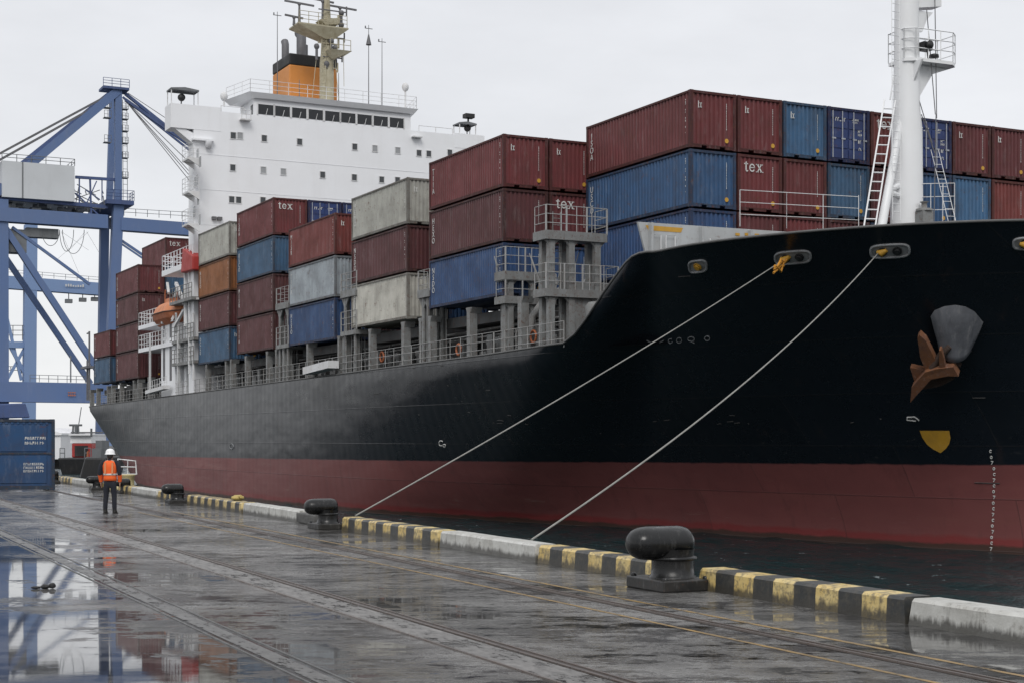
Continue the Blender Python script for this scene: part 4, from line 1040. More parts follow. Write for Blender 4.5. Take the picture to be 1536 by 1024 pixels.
for k, (v, a_, b_) in enumerate(((18,-.9,1.6),(33,-.7,.9),(58,-.6,1.4),(68,-.9,.9),(88,-.5,1.2),(104,-.4,.8))):
    rb = MB(); rb.bar((RS+.5, c+a_, RZ(v)), (RS+.5, c+b_, RZ(v)), .09); rb.tube([(RS+.5, c+b_, RZ(v)-.3), (RS+.5, c+b_, RZ(v)+.5)], .07, 6); part(rb, 'mast_crossbar', M_cream if k % 2 else M_pipe, rm)
rb = MB()
for (u1,v1,u2,v2) in ((478,55,468,150),(500,60,508,150),(515,60,516,130)): rb.tube([F(u1,v1,RS+.4), F(u2,v2,RS+.8)], .025, 4)
rb.ladder(F(484,145,RS+.8), F(487,30,RS+.5), .4, .35); part(rb, 'mast_stay', M_cream, rm)

# --- aft side tower with boat deck, between the house and the aft stack
def GA(u, v, L=32.45): return G(u, v, L)
tb = MB()
a0, a1 = GA(241, 500), GA(262, 500)
tb.box((a0.x, 32.5, 5.4), (a1.x, 35, GA(250, 468).z))
b0, b1 = GA(268, 500), GA(277, 500)
tb.box((b0.x, 32.9, 5.4), (b0.x+.7, 33.5, GA(272, 410).z))
for vv, u0, u1 in ((485,210,262),(520,210,262)):
    p, q_ = GA(u0, vv+3), GA(u1, vv-8); z = (p.z+q_.z)/2
    tb.box((p.x, 32.3, z-.35), (q_.x, 35, z))
hs = part(tb, 'boat_deck_house', M_white)
tb = MB()
for vv, u0, u1 in ((485,210,262),(520,210,262)):
    p, q_ = GA(u0, vv+3), GA(u1, vv-8); z = (p.z+q_.z)/2
    tb.rail([(p.x, 34.5, z), (p.x, 32.35, z), (q_.x-2, 32.35, z)], 1.15, 1.0, 3, .035)
part(tb, 'boat_deck_railing', M_white2, hs)
for vv in (492, 527, 556):
    for u in (246, 256): 
        p = GA(u, vv, 32.49); tb = MB(); tb.box((p.x-.35, 32.485, p.z-.8), (p.x+.35, 32.499, p.z+.9)); part(tb, 'window', M_pipe, hs)
tb = MB()
p, q_ = GA(247, 412), GA(293, 398); z = p.z+.25
tb.box((p.x, 32.2, z-.45), (q_.x, 34.5, z)); tb.rail([(p.x, 34, z), (p.x, 32.25, z), (q_.x, 32.25, z)], 1.25, 1.0, 3, .035)
part(tb, 'crane_platform', M_white)
tb = MB(); r0, r1 = GA(279,410), GA(297,390)
tb.hexa([(r0.x,32.0,r0.z),(r1.x,32.0,r0.z-.1),(r1.x,33.6,r0.z-.1),(r0.x,33.6,r0.z),(r0.x+.6,32.0,r1.z+1.2),(r1.x,32.0,r1.z+.3),(r1.x,33.6,r1.z+.3),(r0.x+.6,33.6,r1.z+1.2)])
part(tb, 'crane_cab', M_red, bevel=.1)
tb = MB()
for (u1,v1,u2,v2,w_) in ((243,485,254,462,.25),(258,480,262,472,.25),(262,490,276,465,.25),(264,470,264,500,.22),(253,440,251,425,.25),(262,446,266,425,.2),(276,455,264,425,.3),(278,490,278,410,.25),(284,560,284,400,.2),(262,455,297,448,.2),(268,500,268,575,.3),(225,500,225,590,.2),(290,570,290,470,.15)):
    tb = MB(); tb.bar(GA(u1,v1,32.2), GA(u2,v2,32.4), w_*.8); part(tb, 'davit_arm', M_white2)
tb = MB(); p, q_ = GA(264,455), GA(297,448); tb.box((p.x,31.9,p.z-.25),(q_.x,33.4,p.z)); tb.rail([(p.x,31.95,p.z),(q_.x,31.95,p.z)],1.1,.8,3,.035)
p, q_ = GA(262,512), GA(295,500); tb.box((p.x,32.2,p.z-.25),(q_.x,33.4,p.z)); tb.rail([(p.x,32.2,p.z),(q_.x,32.2,p.z)],1.1,.8,3,.035)
p, q_ = GA(262,545), GA(295,538); tb.box((p.x,32.2,p.z-.25),(q_.x,33.4,p.z)); tb.rail([(p.x,32.2,p.z),(q_.x,32.2,p.z)],1.1,.8,3,.035)
part(tb, 'davit_platform', M_steel)
tb = MB(); p, q_ = G(222, 588, 32.0), G(250, 580, 32.0); tb.bar(p, q_, .5, .3); tb.rail([p, q_], .9, .8, 2, .02); part(tb, 'gangway_ladder', M_white2); tb = MB(); p, q_ = G(462,556,32.1), G(500,546,32.1); tb.bar(p, q_, .7, .45); part(tb, 'gangway_ladder', M_white2)
tb = MB(); p = GA(148, 540); 
for u, vt in ((134,497),(131,540)): tb.tube([G(u,600,40), G(u,vt,40)], .12, 6)
tb.box(G(128,552,40)-Vector((.5,.5,.1)), G(133,550,40)+Vector((1.2,.5,.1))); tb.tube([G(132,500,40)-Vector((.5,0,0)), G(132,500,40)+Vector((.5,0,0))], .1, 6)
part(tb, 'stern_light_mast', M_pipe)

# lifeboat, hung from its davits: top-level
LB = 32.9
p0, p1 = G(238, 466, LB), G(275, 464, LB); lc = (p0+p1)/2; ln = (p1-p0).length; zk = G(256, 485.5, LB-.8).z; hb_ = G(256, 449, LB-.8).z-zk
lf = thing('lifeboat', 'enclosed orange lifeboat hanging from white davits beside the house', 'lifeboat', SHIP, (lc.x, LB, zk))
h = ln/2
def bsec(x, t, prof, z0, z1):
    return [(x, sy*y*t, z0+(z-z0)*z1 if False else z) for sy, y, z in prof]
def bloft(prof, stations, name, mat, sm=False):
    """prof: half section (y, z) from centre out; stations: (x, width factor, z squeeze, z lift)"""
    full = [(-y, z) for y, z in prof[::-1]]+[(y, z) for y, z in prof[1:]]
    m_ = MB(); n = len(full); vs = []
    for x, wf, zs, zl in stations: vs += [(x, y*wf, zl+z*zs) for y, z in full]
    m_.add(vs, [(i*n+k, i*n+k+1, (i+1)*n+k+1, (i+1)*n+k) for i in range(len(stations)-1) for k in range(n-1)]+[tuple(range(n)), tuple((len(stations)-1)*n+k for k in range(n))], sm)
    return m_.build(name, mat, lf)
H = hb_
bloft([(0,0),(.5,.05*H),(.95,.28*H),(1.12,.52*H)], [(-h,.12,.5,.26*H),(-h*.85,.5,.8,.10*H),(-h*.6,.86,1,0),(-h*.2,1,1,0),(h*.5,1,1,0),(h*.85,.6,.85,.08*H),(h,.2,.5,.26*H)], 'boat_hull', M_lifeb)
bloft([(0,1.0*H),(.45,.98*H),(.85,.80*H),(1.10,.54*H)], [(-h,.12,.6,.22*H),(-h*.82,.5,.82,.10*H),(-h*.55,.86,.98,.01*H),(-h*.1,1,1,0),(h*.5,1,1,0),(h*.85,.6,.85,.08*H),(h,.2,.6,.22*H)], 'boat_canopy', paint('lifeboat_top', (.60,.21,.08), .5, .3, sc=1.5))
mb = MB(); mb.tube([(-h,-.14,.53*H),(-h*.6,-.98,.53*H),(-h*.2,-1.14,.53*H),(h*.5,-1.14,.53*H),(h*.85,-.70,.53*H),(h,-.24,.53*H)], .05, 6); mb.build('rubbing_strake', paint('strake_dark', (.10,.05,.035), .6, .3), lf)
mb = MB(); mb.box((-h*.15,-.3,.97*H),(h*.25,.3,1.16*H)); mb.build('boat_cockpit', paint('lifeboat_top', (1,1,1)), lf)
for x in (-h*.45, h*.55):
    mb = MB(); mb.tube([(x,0,.9*H),(x,0,1.45*H),(x+.15,0,1.6*H)], .07, 6); mb.build('lifting_hook', M_lifeb, lf)

# anchor: rusty stockless anchor lying against the pocket
ac, an = onhull(1412, 540, .35)
anc = thing('anchor', 'rusty brown stockless anchor stowed against the bow pocket', 'anchor', SHIP, ac)
am = MB()
def A(u, v, off): return onhull(u, v, off)[0]
# left fluke (long, pointing up), crown block, right arm, small left palm
def slab(pts, thick, off=.15):
    b_ = []; t_ = []
    for (u, v, *o) in pts:
        oo = o[0] if o else off; b_.append(A(u, v, oo)); t_.append(A(u, v, oo+thick))
    n = len(pts); am.add(b_+t_, [tuple(range(n))[::-1], tuple(range(n, 2*n))]+[(i, (i+1)%n, n+(i+1)%n, n+i) for i in range(n)])
slab([(1382.4,480),(1385.7,475.7),(1395,485),(1404,503),(1413,521.4),(1403,528),(1395,528),(1388,510)], .30, .75)
slab([(1396.5,528),(1413,523),(1435.5,521),(1444.7,536),(1429.7,534),(1406.4,539.6),(1390,558),(1378.5,574.5),(1379,551),(1390,538)], .40, .85)
slab([(1373,528),(1377,528.5),(1395,533),(1390,540),(1380.7,550.4)], .25, .7)
slab([(1415,496),(1418,496),(1421,508),(1424.7,523),(1416.4,523)], .25, .95)
am.build('anchor_fluke', M_anchor, anc, ac)
am = MB(); slab([(1378.5,574.5),(1390,558),(1406.4,539.6),(1429.7,534),(1444.7,536),(1433,556),(1414.8,566),(1390,570)], .25, .35)
am.build('anchor_crown', paint('anchor_rust_shaded', (.035,.016,.010), .8, .5, sc=3), anc, ac)  # underside of the crown, its shade painted in as darker rust
am = MB(); am.tube([A(1405,528,1.0), A(1418,508,.9), A(1428,500,.8)], [.16,.14,.10], 10); am.build('anchor_shank', paint('anchor_shank_dark', (.05,.028,.02), .8, .5, sc=3), anc, ac)

# mooring ropes
def mrope(u, v, uq, label, sag):
    a, n = onhull(u, v, .06); a = SHIP @ a
    b = QUAY @ Vector((QP(uq, KL+.46), KL+.46, .30))
    pts = [a.lerp(b, t/24)-Vector((0,0,1))*4*(t/24)*(1-t/24)*sag for t in range(25)]
    mb = MB(); mb.tube(pts, .020, 8)
    o = mb.build('mooring_rope', M_rope, None, b, Matrix.Identity(4)); tag(o, label, 'rope', 'mooring ropes'); return pts
r1 = mrope(1180, 386, 533, 'left pale mooring rope, with the yellow rope wrapped at its top end', .15)
r2 = mrope(1318, 378, 797, 'right pale mooring rope, reaching the quay at the white kerb block', .50)
mb = MB(); rd = random.Random(2)
a = SHIP @ onhull(1180, 386, .12)[0]
dirv = (r1[3]-r1[0])
for k in range(4):
    pts = [a+Vector((rd.uniform(-.15,.15), 0, rd.uniform(-.05,.12)))] + [r1[0].lerp(r1[3], f)+Vector((rd.uniform(-.05,.05), -.08, rd.uniform(-.20,.10)+(.0 if k < 2 else -.22*math.sin(f*8)))) for f in (.08,.18,.28,.36)]
    mb.tube(pts, .045, 6)
tag(mb.build('lashing_rope', M_ropey, None, a, Matrix.Identity(4)), 'yellow rope wrapped where the left mooring rope leaves the hull', 'rope')

# ------------------------------------------------------------ containers
CLN, CW, CH = 8.6, 2.40, 2.50
def corr(n, L, depth, ridge=.45):
    """trapezoid profile: list of (pos, depth)"""
    out_ = []; p = L/n
    for i in range(n):
        x = i*p; out_ += [(x+p*.02, 0), (x+p*.34, 0), (x+p*.5, -depth), (x+p*.84, -depth)]
    out_.append((L, 0)); return out_
def cont_body(length, doors=False, nside=34):
    mb = MB(); hl, hw = length/2, CW/2
    zt_, zb_ = CH-.10, .16
    for sg in (-1, 1):
        pr = corr(nside, length-.3, .05); vs = []
        for x, d in pr:
            y = sg*(hw-.03+d); vs += [(-hl+.15+x, y, zb_), (-hl+.15+x, y, zt_)]
        mb.add(vs, [(2*i, 2*i+2, 2*i+3, 2*i+1) for i in range(len(pr)-1)])
    for sg in (-1, 1):
        if doors and sg > 0:
            mb.add([(hl-.08, -hw+.1, zb_), (hl-.08, hw-.1, zb_), (hl-.08, hw-.1, zt_), (hl-.08, -hw+.1, zt_)], [(0,1,2,3)])
            for y0_ in (-hw+.14, .03):
                for k in range(5):
                    z = zb_+.05+k*.455; mb.box((hl-.079, y0_, z), (hl-.05, y0_+1.03, z+.40))
            continue
        pr = corr(9, CW-.3, .06); vs = []
        for y, d in pr:
            x = sg*(hl-.04+d); vs += [(x, -hw+.15+y, zb_), (x, -hw+.15+y, zt_)]
        mb.add(vs, [(2*i, 2*i+2, 2*i+3, 2*i+1) for i in range(len(pr)-1)])
    mb.add([(-hl+.03,-hw+.03,CH-.04),(hl-.03,-hw+.03,CH-.04),(hl-.03,hw-.03,CH-.04),(-hl+.03,hw-.03,CH-.04)], [(0,1,2,3)])
    mb.add([(-hl+.03,-hw+.03,.1),(hl-.03,-hw+.03,.1),(hl-.03,hw-.03,.1),(-hl+.03,hw-.03,.1)], [(3,2,1,0)])
    return mb
def cont_frame(length, doors=False):
    mb = MB(); hl, hw = length/2, CW/2
    for sx in (-1, 1):
        for sy in (-1, 1):
            x, y = sx*hl, sy*hw
            mb.box((x, y, .12), (x-sx*.15, y-sy*.15, CH-.12))
            for z in (0, CH-.118): mb.box((x+sx*.005, y+sy*.005, z), (x-sx*.17, y-sy*.16, z+.118))
    for sy in (-1, 1):
        mb.box((-hl+.17, sy*hw, CH-.10), (hl-.17, sy*(hw-.06), CH-.01)); mb.box((-hl+.17, sy*(hw-.01), .03), (hl-.17, sy*(hw-.07), .165))
    for sx in (-1, 1):
        mb.box((sx*hl, -hw+.16, CH-.12), (sx*(hl-.08), hw-.16, CH-.01))
        mb.box((sx*hl, -hw+.16, .12), (sx*(hl-.08), hw-.16, .17))
        for ya, yb in ((-hw+.16,-.62),(-.34,.34),(.62,hw-.16)): mb.box((sx*(hl-.003), ya, .02), (sx*(hl-.08), yb, .12))
    return mb
def cont_rods():
    mb = MB(); hl = CLN/2
    for y in (-.9,-.35,.3,.9): mb.tube([(hl-.03,y,.2),(hl-.03,y,CH-.15)], .028, 6); mb.box((hl-.03,y-.06,1.05),(hl+.0,y+.16,1.12))
    return mb
HID = bpy.data.collections.new('prototypes')   # never linked: only holds meshes while we copy them
def keep(mb, name, mat):
    o = mb.build(name, mat); me = o.data; bpy.data.objects.remove(o); return me
ME_body = keep(cont_body(CLN), 'container_body', M_cont); ME_bodyd = keep(cont_body(CLN, True), 'container_body_doors', M_cont)
ME_frame = keep(cont_frame(CLN), 'container_frame', M_frame); ME_rods = keep(cont_rods(), 'lock_rods', paint('lock_rod', (.36,.38,.42), .4, .4, sc=3))
# serif "tex" lettering drawn as plates: x to the right, y up, one unit high x-height .5
def tex_mesh():
    mb = MB(); t = .006
    def P(poly): mb.prism([(x, y, 0) for x, y in poly], (0,0,t))
    def arc(cx, cy, ro, ri, a0, a1, n=12, sx=1):
        for i in range(n):
            t0 = math.radians(a0+(a1-a0)*i/n); t1 = math.radians(a0+(a1-a0)*(i+1)/n)
            P([(cx+sx*ro*math.cos(t0), cy+ro*math.sin(t0)), (cx+sx*ro*math.cos(t1), cy+ro*math.sin(t1)), (cx+sx*ri*math.cos(t1), cy+ri*math.sin(t1)), (cx+sx*ri*math.cos(t0), cy+ri*math.sin(t0))])
    P([(-.58,.08),(-.49,.08),(-.49,.62),(-.58,.56)]); P([(-.68,.44),(-.38,.44),(-.38,.50),(-.68,.50)]); arc(-.47,.10,.11,.04,180,340,8)
    arc(-.08,.25,.25,.17,25,330,16,.85); P([(-.26,.24),(.12,.24),(.12,.29),(-.26,.29)]) ; P([(.05,.25),(.13,.25),(.12,.36),(.06,.36)])
    P([(.26,.50),(.37,.50),(.70,0),(.59,0)]); P([(.27,0),(.34,0),(.66,.50),(.59,.50)])
    for a, b, y in ((.20,.44,.46),(.52,.73,.46),(.20,.40,0),(.52,.76,0)): P([(a,y),(b,y),(b,y+.045),(a,y+.045)])
    return keep(mb, 'lettering', M_mark)
ME_tex = tex_mesh()
# small end markings: a thin column of characters and a yellow disc
def endmarks():
    mb = MB(); rr = random.Random(5); z = 2.05
    while z > .95:
        hgt = rr.uniform(.03,.07); mb.box((0, .70, z), (.004, .70+rr.uniform(.018,.028), z-hgt)); z -= hgt+.022
    return keep(mb, 'code_column', M_mark)
def disc():
    mb = MB(); n = 14; mb.prism([(0, .72+.10*math.cos(2*PI*k/n), .42+.10*math.sin(2*PI*k/n)) for k in range(n)], (.006,0,0)); return keep(mb, 'yellow_disc', M_yel)
def ownermark():
    mb = MB(); mb.box((0,-.78,2.05),(.005,-.74,1.75)); mb.box((0,-.70,1.98),(.005,-.58,1.94)); mb.box((0,-.70,1.8),(.005,-.58,1.76)); mb.box((0,-.66,1.98),(.005,-.62,1.76)); return keep(mb, 'owner_mark', M_mark)
def doortext():
    mb = MB(); rr = random.Random(4)
    for (y, z, n_, s_) in ((-.75,2.05,5,.13),(.2,2.05,6,.07),(.25,1.92,5,.06),(.55,1.55,3,.09),(.55,1.40,3,.09),(.55,1.1,2,.12),(.6,.75,2,.10)):
        for k in range(n_):
            yy = y+k*s_*.95
            if rr.random() < .85: mb.box((0, yy, z), (.004, yy+s_*.25, z-s_*1.3)); 
            mb.box((0, yy, z-(0 if rr.random()<.5 else s_)), (.004, yy+s_*.65, z-(0 if rr.random()<.5 else s_)-s_*.28))
    return keep(mb, 'door_lettering', M_mark)
ME_code, ME_disc, ME_own, ME_door = endmarks(), disc(), ownermark(), doortext()
def tiny_side():
    mb = MB(); rr = random.Random(11); z = 2.15
    while z > .7:
        hgt = rr.uniform(.03,.08); mb.box((0, 0, z), (rr.uniform(.03,.06), -.004, z-hgt)); z -= hgt+rr.choice((.04,.05,.2))
    return keep(mb, 'side_code', M_mark)
ME_side = tiny_side()
R1, R2, R3, R4 = (.150,.036,.038), (.125,.034,.037), (.105,.037,.040), (.185,.046,.041)
B1, B2, B3, B4 = (.037,.095,.20), (.034,.080,.19), (.048,.108,.19), (.055,.135,.25)
DB = (.018,.04,.14); Wc, Wg, BW = (.42,.42,.38), (.50,.49,.44), (.33,.37,.40); OR = (.28,.11,.04)
CN = {R1:'red', R2:'dark red', R3:'brownish red', R4:'light red', B1:'blue', B2:'deep blue', B3:'greyish blue', B4:'light blue', DB:'navy blue', Wc:'off white', Wg:'dirty white', BW:'pale grey blue', OR:'orange brown'}
vert = ['ISOA','USCO','MISR','TIIA','HEXO','NSDO','BTEU','OCLU']
def put(me, name, parent, loc, rot=(0,0,0), sc=1, colr=None):
    o = bpy.data.objects.new(name, me); col.objects.link(o); o.parent = parent; o.location = loc; o.rotation_euler = rot
    o.scale = (sc,)*3
    if colr: o.color = (*colr, 1)
    return o
def container(s_fore, L_out, z, colr, label, doors=False, tex=None, side=True, k=0, disc_=True, rz=0, length=CLN):
    t = thing('shipping_container', label, 'container', SHIP, (s_fore-length/2, L_out+CW/2, z), rz, 'containers stacked on the ship')
    jit = 1+((k*37) % 11-5)*.012; cc_ = tuple(c*jit for c in colr)
    b = put(ME_bodyd if doors else ME_body, 'body', t, (0,0,0), colr=cc_); b.scale.x = length/CLN
    f = put(ME_frame, 'frame', t, (0,0,0), colr=tuple(c*.45 for c in cc_)); f.scale.x = length/CLN  # frame colour darkened to stand for the shaded gaps between tiers
    hl = length/2
    if doors: put(ME_rods, 'lock_rods', t, (hl-CLN/2, 0, 0)); put(ME_door, 'lettering', t, (hl-.045, 0, 0))
    else:
        put(ME_code, 'lettering', t, (hl-.038, 0, 0))
        if disc_: put(ME_disc, 'yellow_disc', t, (hl-.037, 0, 0))
        if tex: put(ME_tex, 'lettering', t, (hl-.036, tex, CH-.75), (PI/2, 0, PI/2), .72)
        elif k % 3 == 0: put(ME_own, 'owner_mark', t, (hl-.037, 0, 0))
    if side:
        me = text_mesh('\n'.join(vert[k % len(vert)]), .42, M_mark)
        put(me, 'lettering', t, (-hl+.50, -CW/2+.022, 1.42), (PI/2, 0, 0))
        put(ME_side, 'side_code', t, (hl-.45, -CW/2+.028, 0))
    return t
TP = 2.575
ordw = ['first','second','third','fourth','fifth','sixth','seventh','eighth','ninth','tenth']
tiern = {3:['top','middle','bottom'], 4:['top','second','third','bottom'], 2:['top','bottom'], 5:['top','second','third','fourth','bottom']}
kk = 0
# forward bay: nine rows seen end-on
yA0, zA = 36.95, 17.2-CH
rowsA = [[R1,B1,B2],[R1,R1,R2],[B4,R1,R1],[DB,B3,R2],[R4,R2,B1],[DB,B1,R1],[R2,B4,B1],[R2,R4,R1],[R1,R2,R1]]
for i, cols in enumerate(rowsA):
    for j, c in enumerate(cols):
        tx = -.35 if (i, j) in ((1, 1), (4, 0)) else None
        lab = f"{CN[c]} container, {['top','second','third'][j]} tier of the front wall, {ordw[i]} column from left"
        container(-55.7, yA0+i*2.49, zA-j*TP, c, lab, doors=(c == DB), tex=tx, side=(i == 0), k=kk, length=9.1); kk += 1
def bay(desc, sf, sa, ztop_, rows):
    global kk
    for i, cols in enumerate(rows):
        n = len(cols)
        for j, ent in enumerate(cols):
            if ent is None: continue
            c, opt = ent if isinstance(ent, tuple) and isinstance(ent[0], tuple) else (ent, '')
            tnm = ['top','second','third','fourth','fifth'][j] if n > 3 else tiern[n][j]
            rown = '' if i == 0 else f", {['','second','third','fourth'][i]} column in"
            lab = f"{CN[c]} container, {tnm} tier of {desc}{rown}"
            container(sf, 32.5+i*2.49, ztop_-CH-(j-(n-len(rows[0])) )*TP, c, lab, doors=(opt == 'd'), tex=(-.35 if opt == 't' else None), side=(i == 0), k=kk, length=sf-sa, disc_=(opt != 'n')); kk += 1
bay('stack beside tall grey bridge', -64.9, -73.6, 16.5, [[R1,R3,B2],[R1,(R2,'t'),B2],[R2,R3,B1]])
bay('white and brown stack', -76.5, -84.9, 16.2, [[Wc,R3,Wg],[R3,R2,B1]])
bay('red, grey and blue stack', -87.7, -96.4, 15.75, [[R4,BW,B2],[R2,B1,R3]])
bay('four-high red and blue stack', -99.6, -108, 18.35, [[(R1,'t'),B3,R3,R3],[(DB,'d'),B1,R2,R3],[(DB,'d'),B1,B1,R1]])
bay('stack against the white house', -109.9, -118.3, 18.05, [[Wc,OR,R3,B3],[R2,DB,R3,B1]])
bay('stack behind the lifeboat', -138.4, -147.4, 17.75, [[R2,R3,R3,R3],[(R2,'t'),B3,R3,R3,R3],[R2,R2,R3,R3,R3]])
bay('low stack at the stern', -149.9, -157.4, 12.6, [[R2,B3],[R3,B1]])

# ------------------------------------------------------------ quayside container at the left
Yq = 62.0
pr_ = W3(82, 735, Yq)
qc = thing('shipping_container', 'blue shipping container standing on the quay at the left edge', 'container', Matrix.Identity(4), (pr_.x, Yq, 0), .285)
hq = 2.88; qb = MB(); PIV = (3.05,-1.2,0); X0, X1 = -3.05, 3.05   # right front corner is the pivot
qb.box((X0+.06, -1.16, .14), (X1-.05, 1.16, hq-.03))
for k in range(2):
    z0_, z1_ = (.30, 1.42) if k == 0 else (1.58, hq-.24)
    for x in (-2.9, -1.0, .95):
        qb.box((x, -1.19, z0_), (x+1.8, -1.158, z1_))
for i in range(26): x = X0+.2+i*.222; qb.box((x, -1.195, hq-.22), (x+.10, -1.16, hq-.13))
CQ = (.014,.060,.155)
o = qb.build('body', M_cont, qc, PIV, bevel=.012); o.color = (*CQ, 1)
qf = MB()
for x in (X0, X1-.12): 
    for y in (-1.22, 1.10): qf.box((x, y, .0), (x+.12, y+.12, hq))
qf.box((X0+.12,-1.21,hq-.11),(X1-.12,-1.12,hq-.005)); qf.box((X0+.12,-1.21,.05),(X1-.12,-1.12,.20)); qf.box((X0+.12,-1.20,1.46),(X1-.12,-1.165,1.54))
for x in (X0,X1-.2):
    for z in (0,hq-.12): qf.box((x+(.001 if x<0 else .0),-1.225,z),(x+.2,-1.06,z+.121))
o = qf.build('frame', M_frame, qc, PIV); o.color = (.018,.04,.07,1)
def garble(mb, x, z, n, s, rr):
    for k in range(n):
        xx = x+k*s*.8; mb.box((xx,-1.2,z),(xx+s*.18,-1.196,z+s))
        if rr.random() < .8: mb.box((xx,-1.2,z+s*(.8 if rr.random()<.5 else .4)),(xx+s*.55,-1.196,z+s*(1 if rr.random()<.5 else .6)))
        if rr.random() < .5: mb.box((xx+s*.4,-1.2,z),(xx+s*.55,-1.196,z+s*.6))
rr = random.Random(8); g = MB()
garble(g, 1.90, 2.05, 9, .12, rr); garble(g, 1.90, 1.86, 8, .12, rr)
for z in (1.02,.88,.74): garble(g, 1.85, z, 10, .10, rr)
g.build('lettering', M_mark, qc, PIV)

# ------------------------------------------------------------ gangway post on the quay edge behind the worker
Lg = 12.3; xg = QP(209, Lg)
gp = thing('mooring_post', 'cream painted post with pale pipe frame on the quay edge right of the worker', 'post', QUAY, (xg, Lg-.45, 0))
g = MB(); g.lathe((0,0,0), [(.30,-.3),(.30,.1),(.25,.2),(.25,.60),(.29,.65),(.29,.70),(0,.71)], 18); g.build('drum', paint('cream_paint', (.50,.43,.22), .5, .4, (.15,.10,.05), 3, .3), gp)
g = MB(); g.lathe((.05,-.3,.05), [(0,0),(.36,.0),(.42,.10),(.36,.2),(0,.24)], 14); g.build('coiled_rope', paint('cream_rope', (.55,.48,.28), .8, .3, sc=5), gp)
g = MB(); g.tube([(0,-.38,.70),(0,-.38,1.30),(0,.30,1.22),(0,.34,.70)], .028, 8); g.tube([(0,-.38,1.0),(0,.32,.98)], .022, 8); g.tube([(0,0,.70),(0,0,1.25)], .018, 6); g.tube([(0,-.42,.70),(0,.36,.70)], .025, 8); g.build('pipe_frame', M_white2, gp)
xh = QP(358, 11.75); g = MB(); g.lathe((xh, 11.72, .30), [(0,.12),(.18,.12),(.2,.05),(.1,0)], 12); g.tube([(xh-.25,11.7,.40),(xh+.25,11.75,.42)], .05, 8); 
tag(g.build('mooring_cleat', paint('cleat_yellow', (.5,.38,.12), .5, .3, sc=4), None, (xh, 11.7, .3), QUAY), 'small yellow mooring cleat on the kerb above the striped block end', 'cleat')

# ------------------------------------------------------------ worker
YW = HC*FPX/(769.5-HV); XW = (165-CU)/FPX*YW
wk = thing('person', 'worker in orange vest and white helmet standing with back to camera', 'person', Matrix.Identity(4), (XW, YW, 0), 0)
M_skin = paint('skin', (.42,.25,.18), .6, .05, streak=False)
M_navy = paint('navy_cloth', (.014,.016,.024), .85, .3, (.03,.03,.035), 6, streak=False)
M_vest = paint('vest_orange', (.85,.13,.02), .7, .12, (.4,.06,.02), 6, streak=False)
M_refl = paint('reflective_tape', (.55,.55,.52), .35, .1, streak=False)
M_boot = paint('boot_black', (.012,.011,.010), .5, .2, streak=False)
M_helm = paint('helmet_white', (.80,.80,.80), .3, .02, streak=False)
def skinmesh(name, verts, edges, radii, mat, parent, root=0, sub=1):
    me = bpy.data.meshes.new(name); me.from_pydata(verts, edges, []); me.materials.append(mat)
    o = bpy.data.objects.new(name, me); col.objects.link(o); o.parent = parent
    sk = o.modifiers.new('skin', 'SKIN'); sk.use_smooth_shade = True
    for i, r in enumerate(radii):
        r = r if isinstance(r, tuple) else (r, r)
        me.skin_vertices[0].data[i].radius = r; me.skin_vertices[0].data[i].use_root = (i == root)
    sb = o.modifiers.new('sub', 'SUBSURF'); sb.levels = sub; sb.render_levels = sub
    return o
# joints (camera sees the back; +y is away). right/left arms hang slightly out
J = {'pel':(0,0,.95),'ch':(0,0,1.18),'nk0':(0,-.01,1.42),'nk':(0,.0,1.50),'hd':(0,.02,1.60),'ht':(0,.02,1.70)}
vs = [J['pel'],J['ch'],J['nk0'],J['nk'],J['hd'],J['ht']]; rd_ = [.13,.13,.10,.055,.08,.07]; ed = [(0,1),(1,2),(2,3),(3,4),(4,5)]
for sx in (-1, 1):
    b = len(vs)
    vs += [(sx*.17,-.01,1.42),(sx*.262,-.03,1.16),(sx*.262,.04,.93),(sx*.262,.06,.86)]; rd_ += [.06,.045,.034,(.024,.04)]; ed += [(2,b),(b,b+1),(b+1,b+2),(b+2,b+3)]
    for k, (dy, ln_) in enumerate(((-.032,.075),(-.010,.085),(.012,.082),(.032,.065))):
        c0 = len(vs); vs += [(sx*.262,.06+dy,.80),(sx*.257,.065+dy,.80-ln_*.5),(sx*.247,.07+dy,.80-ln_)]; rd_ += [.010,.009,.007]; ed += [(b+3,c0),(c0,c0+1),(c0+1,c0+2)]
    c0 = len(vs); vs += [(sx*.25,.105,.85),(sx*.24,.125,.81)]; rd_ += [.011,.009]; ed += [(b+3,c0),(c0,c0+1)]
    b = len(vs)
    vs += [(sx*.09,0,.88),(sx*.115,.01,.50),(sx*.13,-.01,.09),(sx*.14,.10,.04)]; rd_ += [.085,.058,.04,.035]; ed += [(0,b),(b,b+1),(b+1,b+2),(b+2,b+3)]
skinmesh('body', vs, ed, rd_, M_skin, wk)
def rloft(rings, mat, name, n=18, parent=wk):
    mb = MB(); vs = []
    for cx, cy, cz, rx, ry in rings:
        for k in range(n):
            a = 2*PI*k/n; vs.append((cx+rx*math.cos(a), cy+ry*math.sin(a), cz))
    m_ = len(rings); fs = [(i*n+k, i*n+(k+1)%n, (i+1)*n+(k+1)%n, (i+1)*n+k) for i in range(m_-1) for k in range(n)]
    fs += [tuple(range(n))[::-1], tuple((m_-1)*n+k for k in range(n))]
    mb.add(vs, fs, True); return mb.build(name, mat, parent)
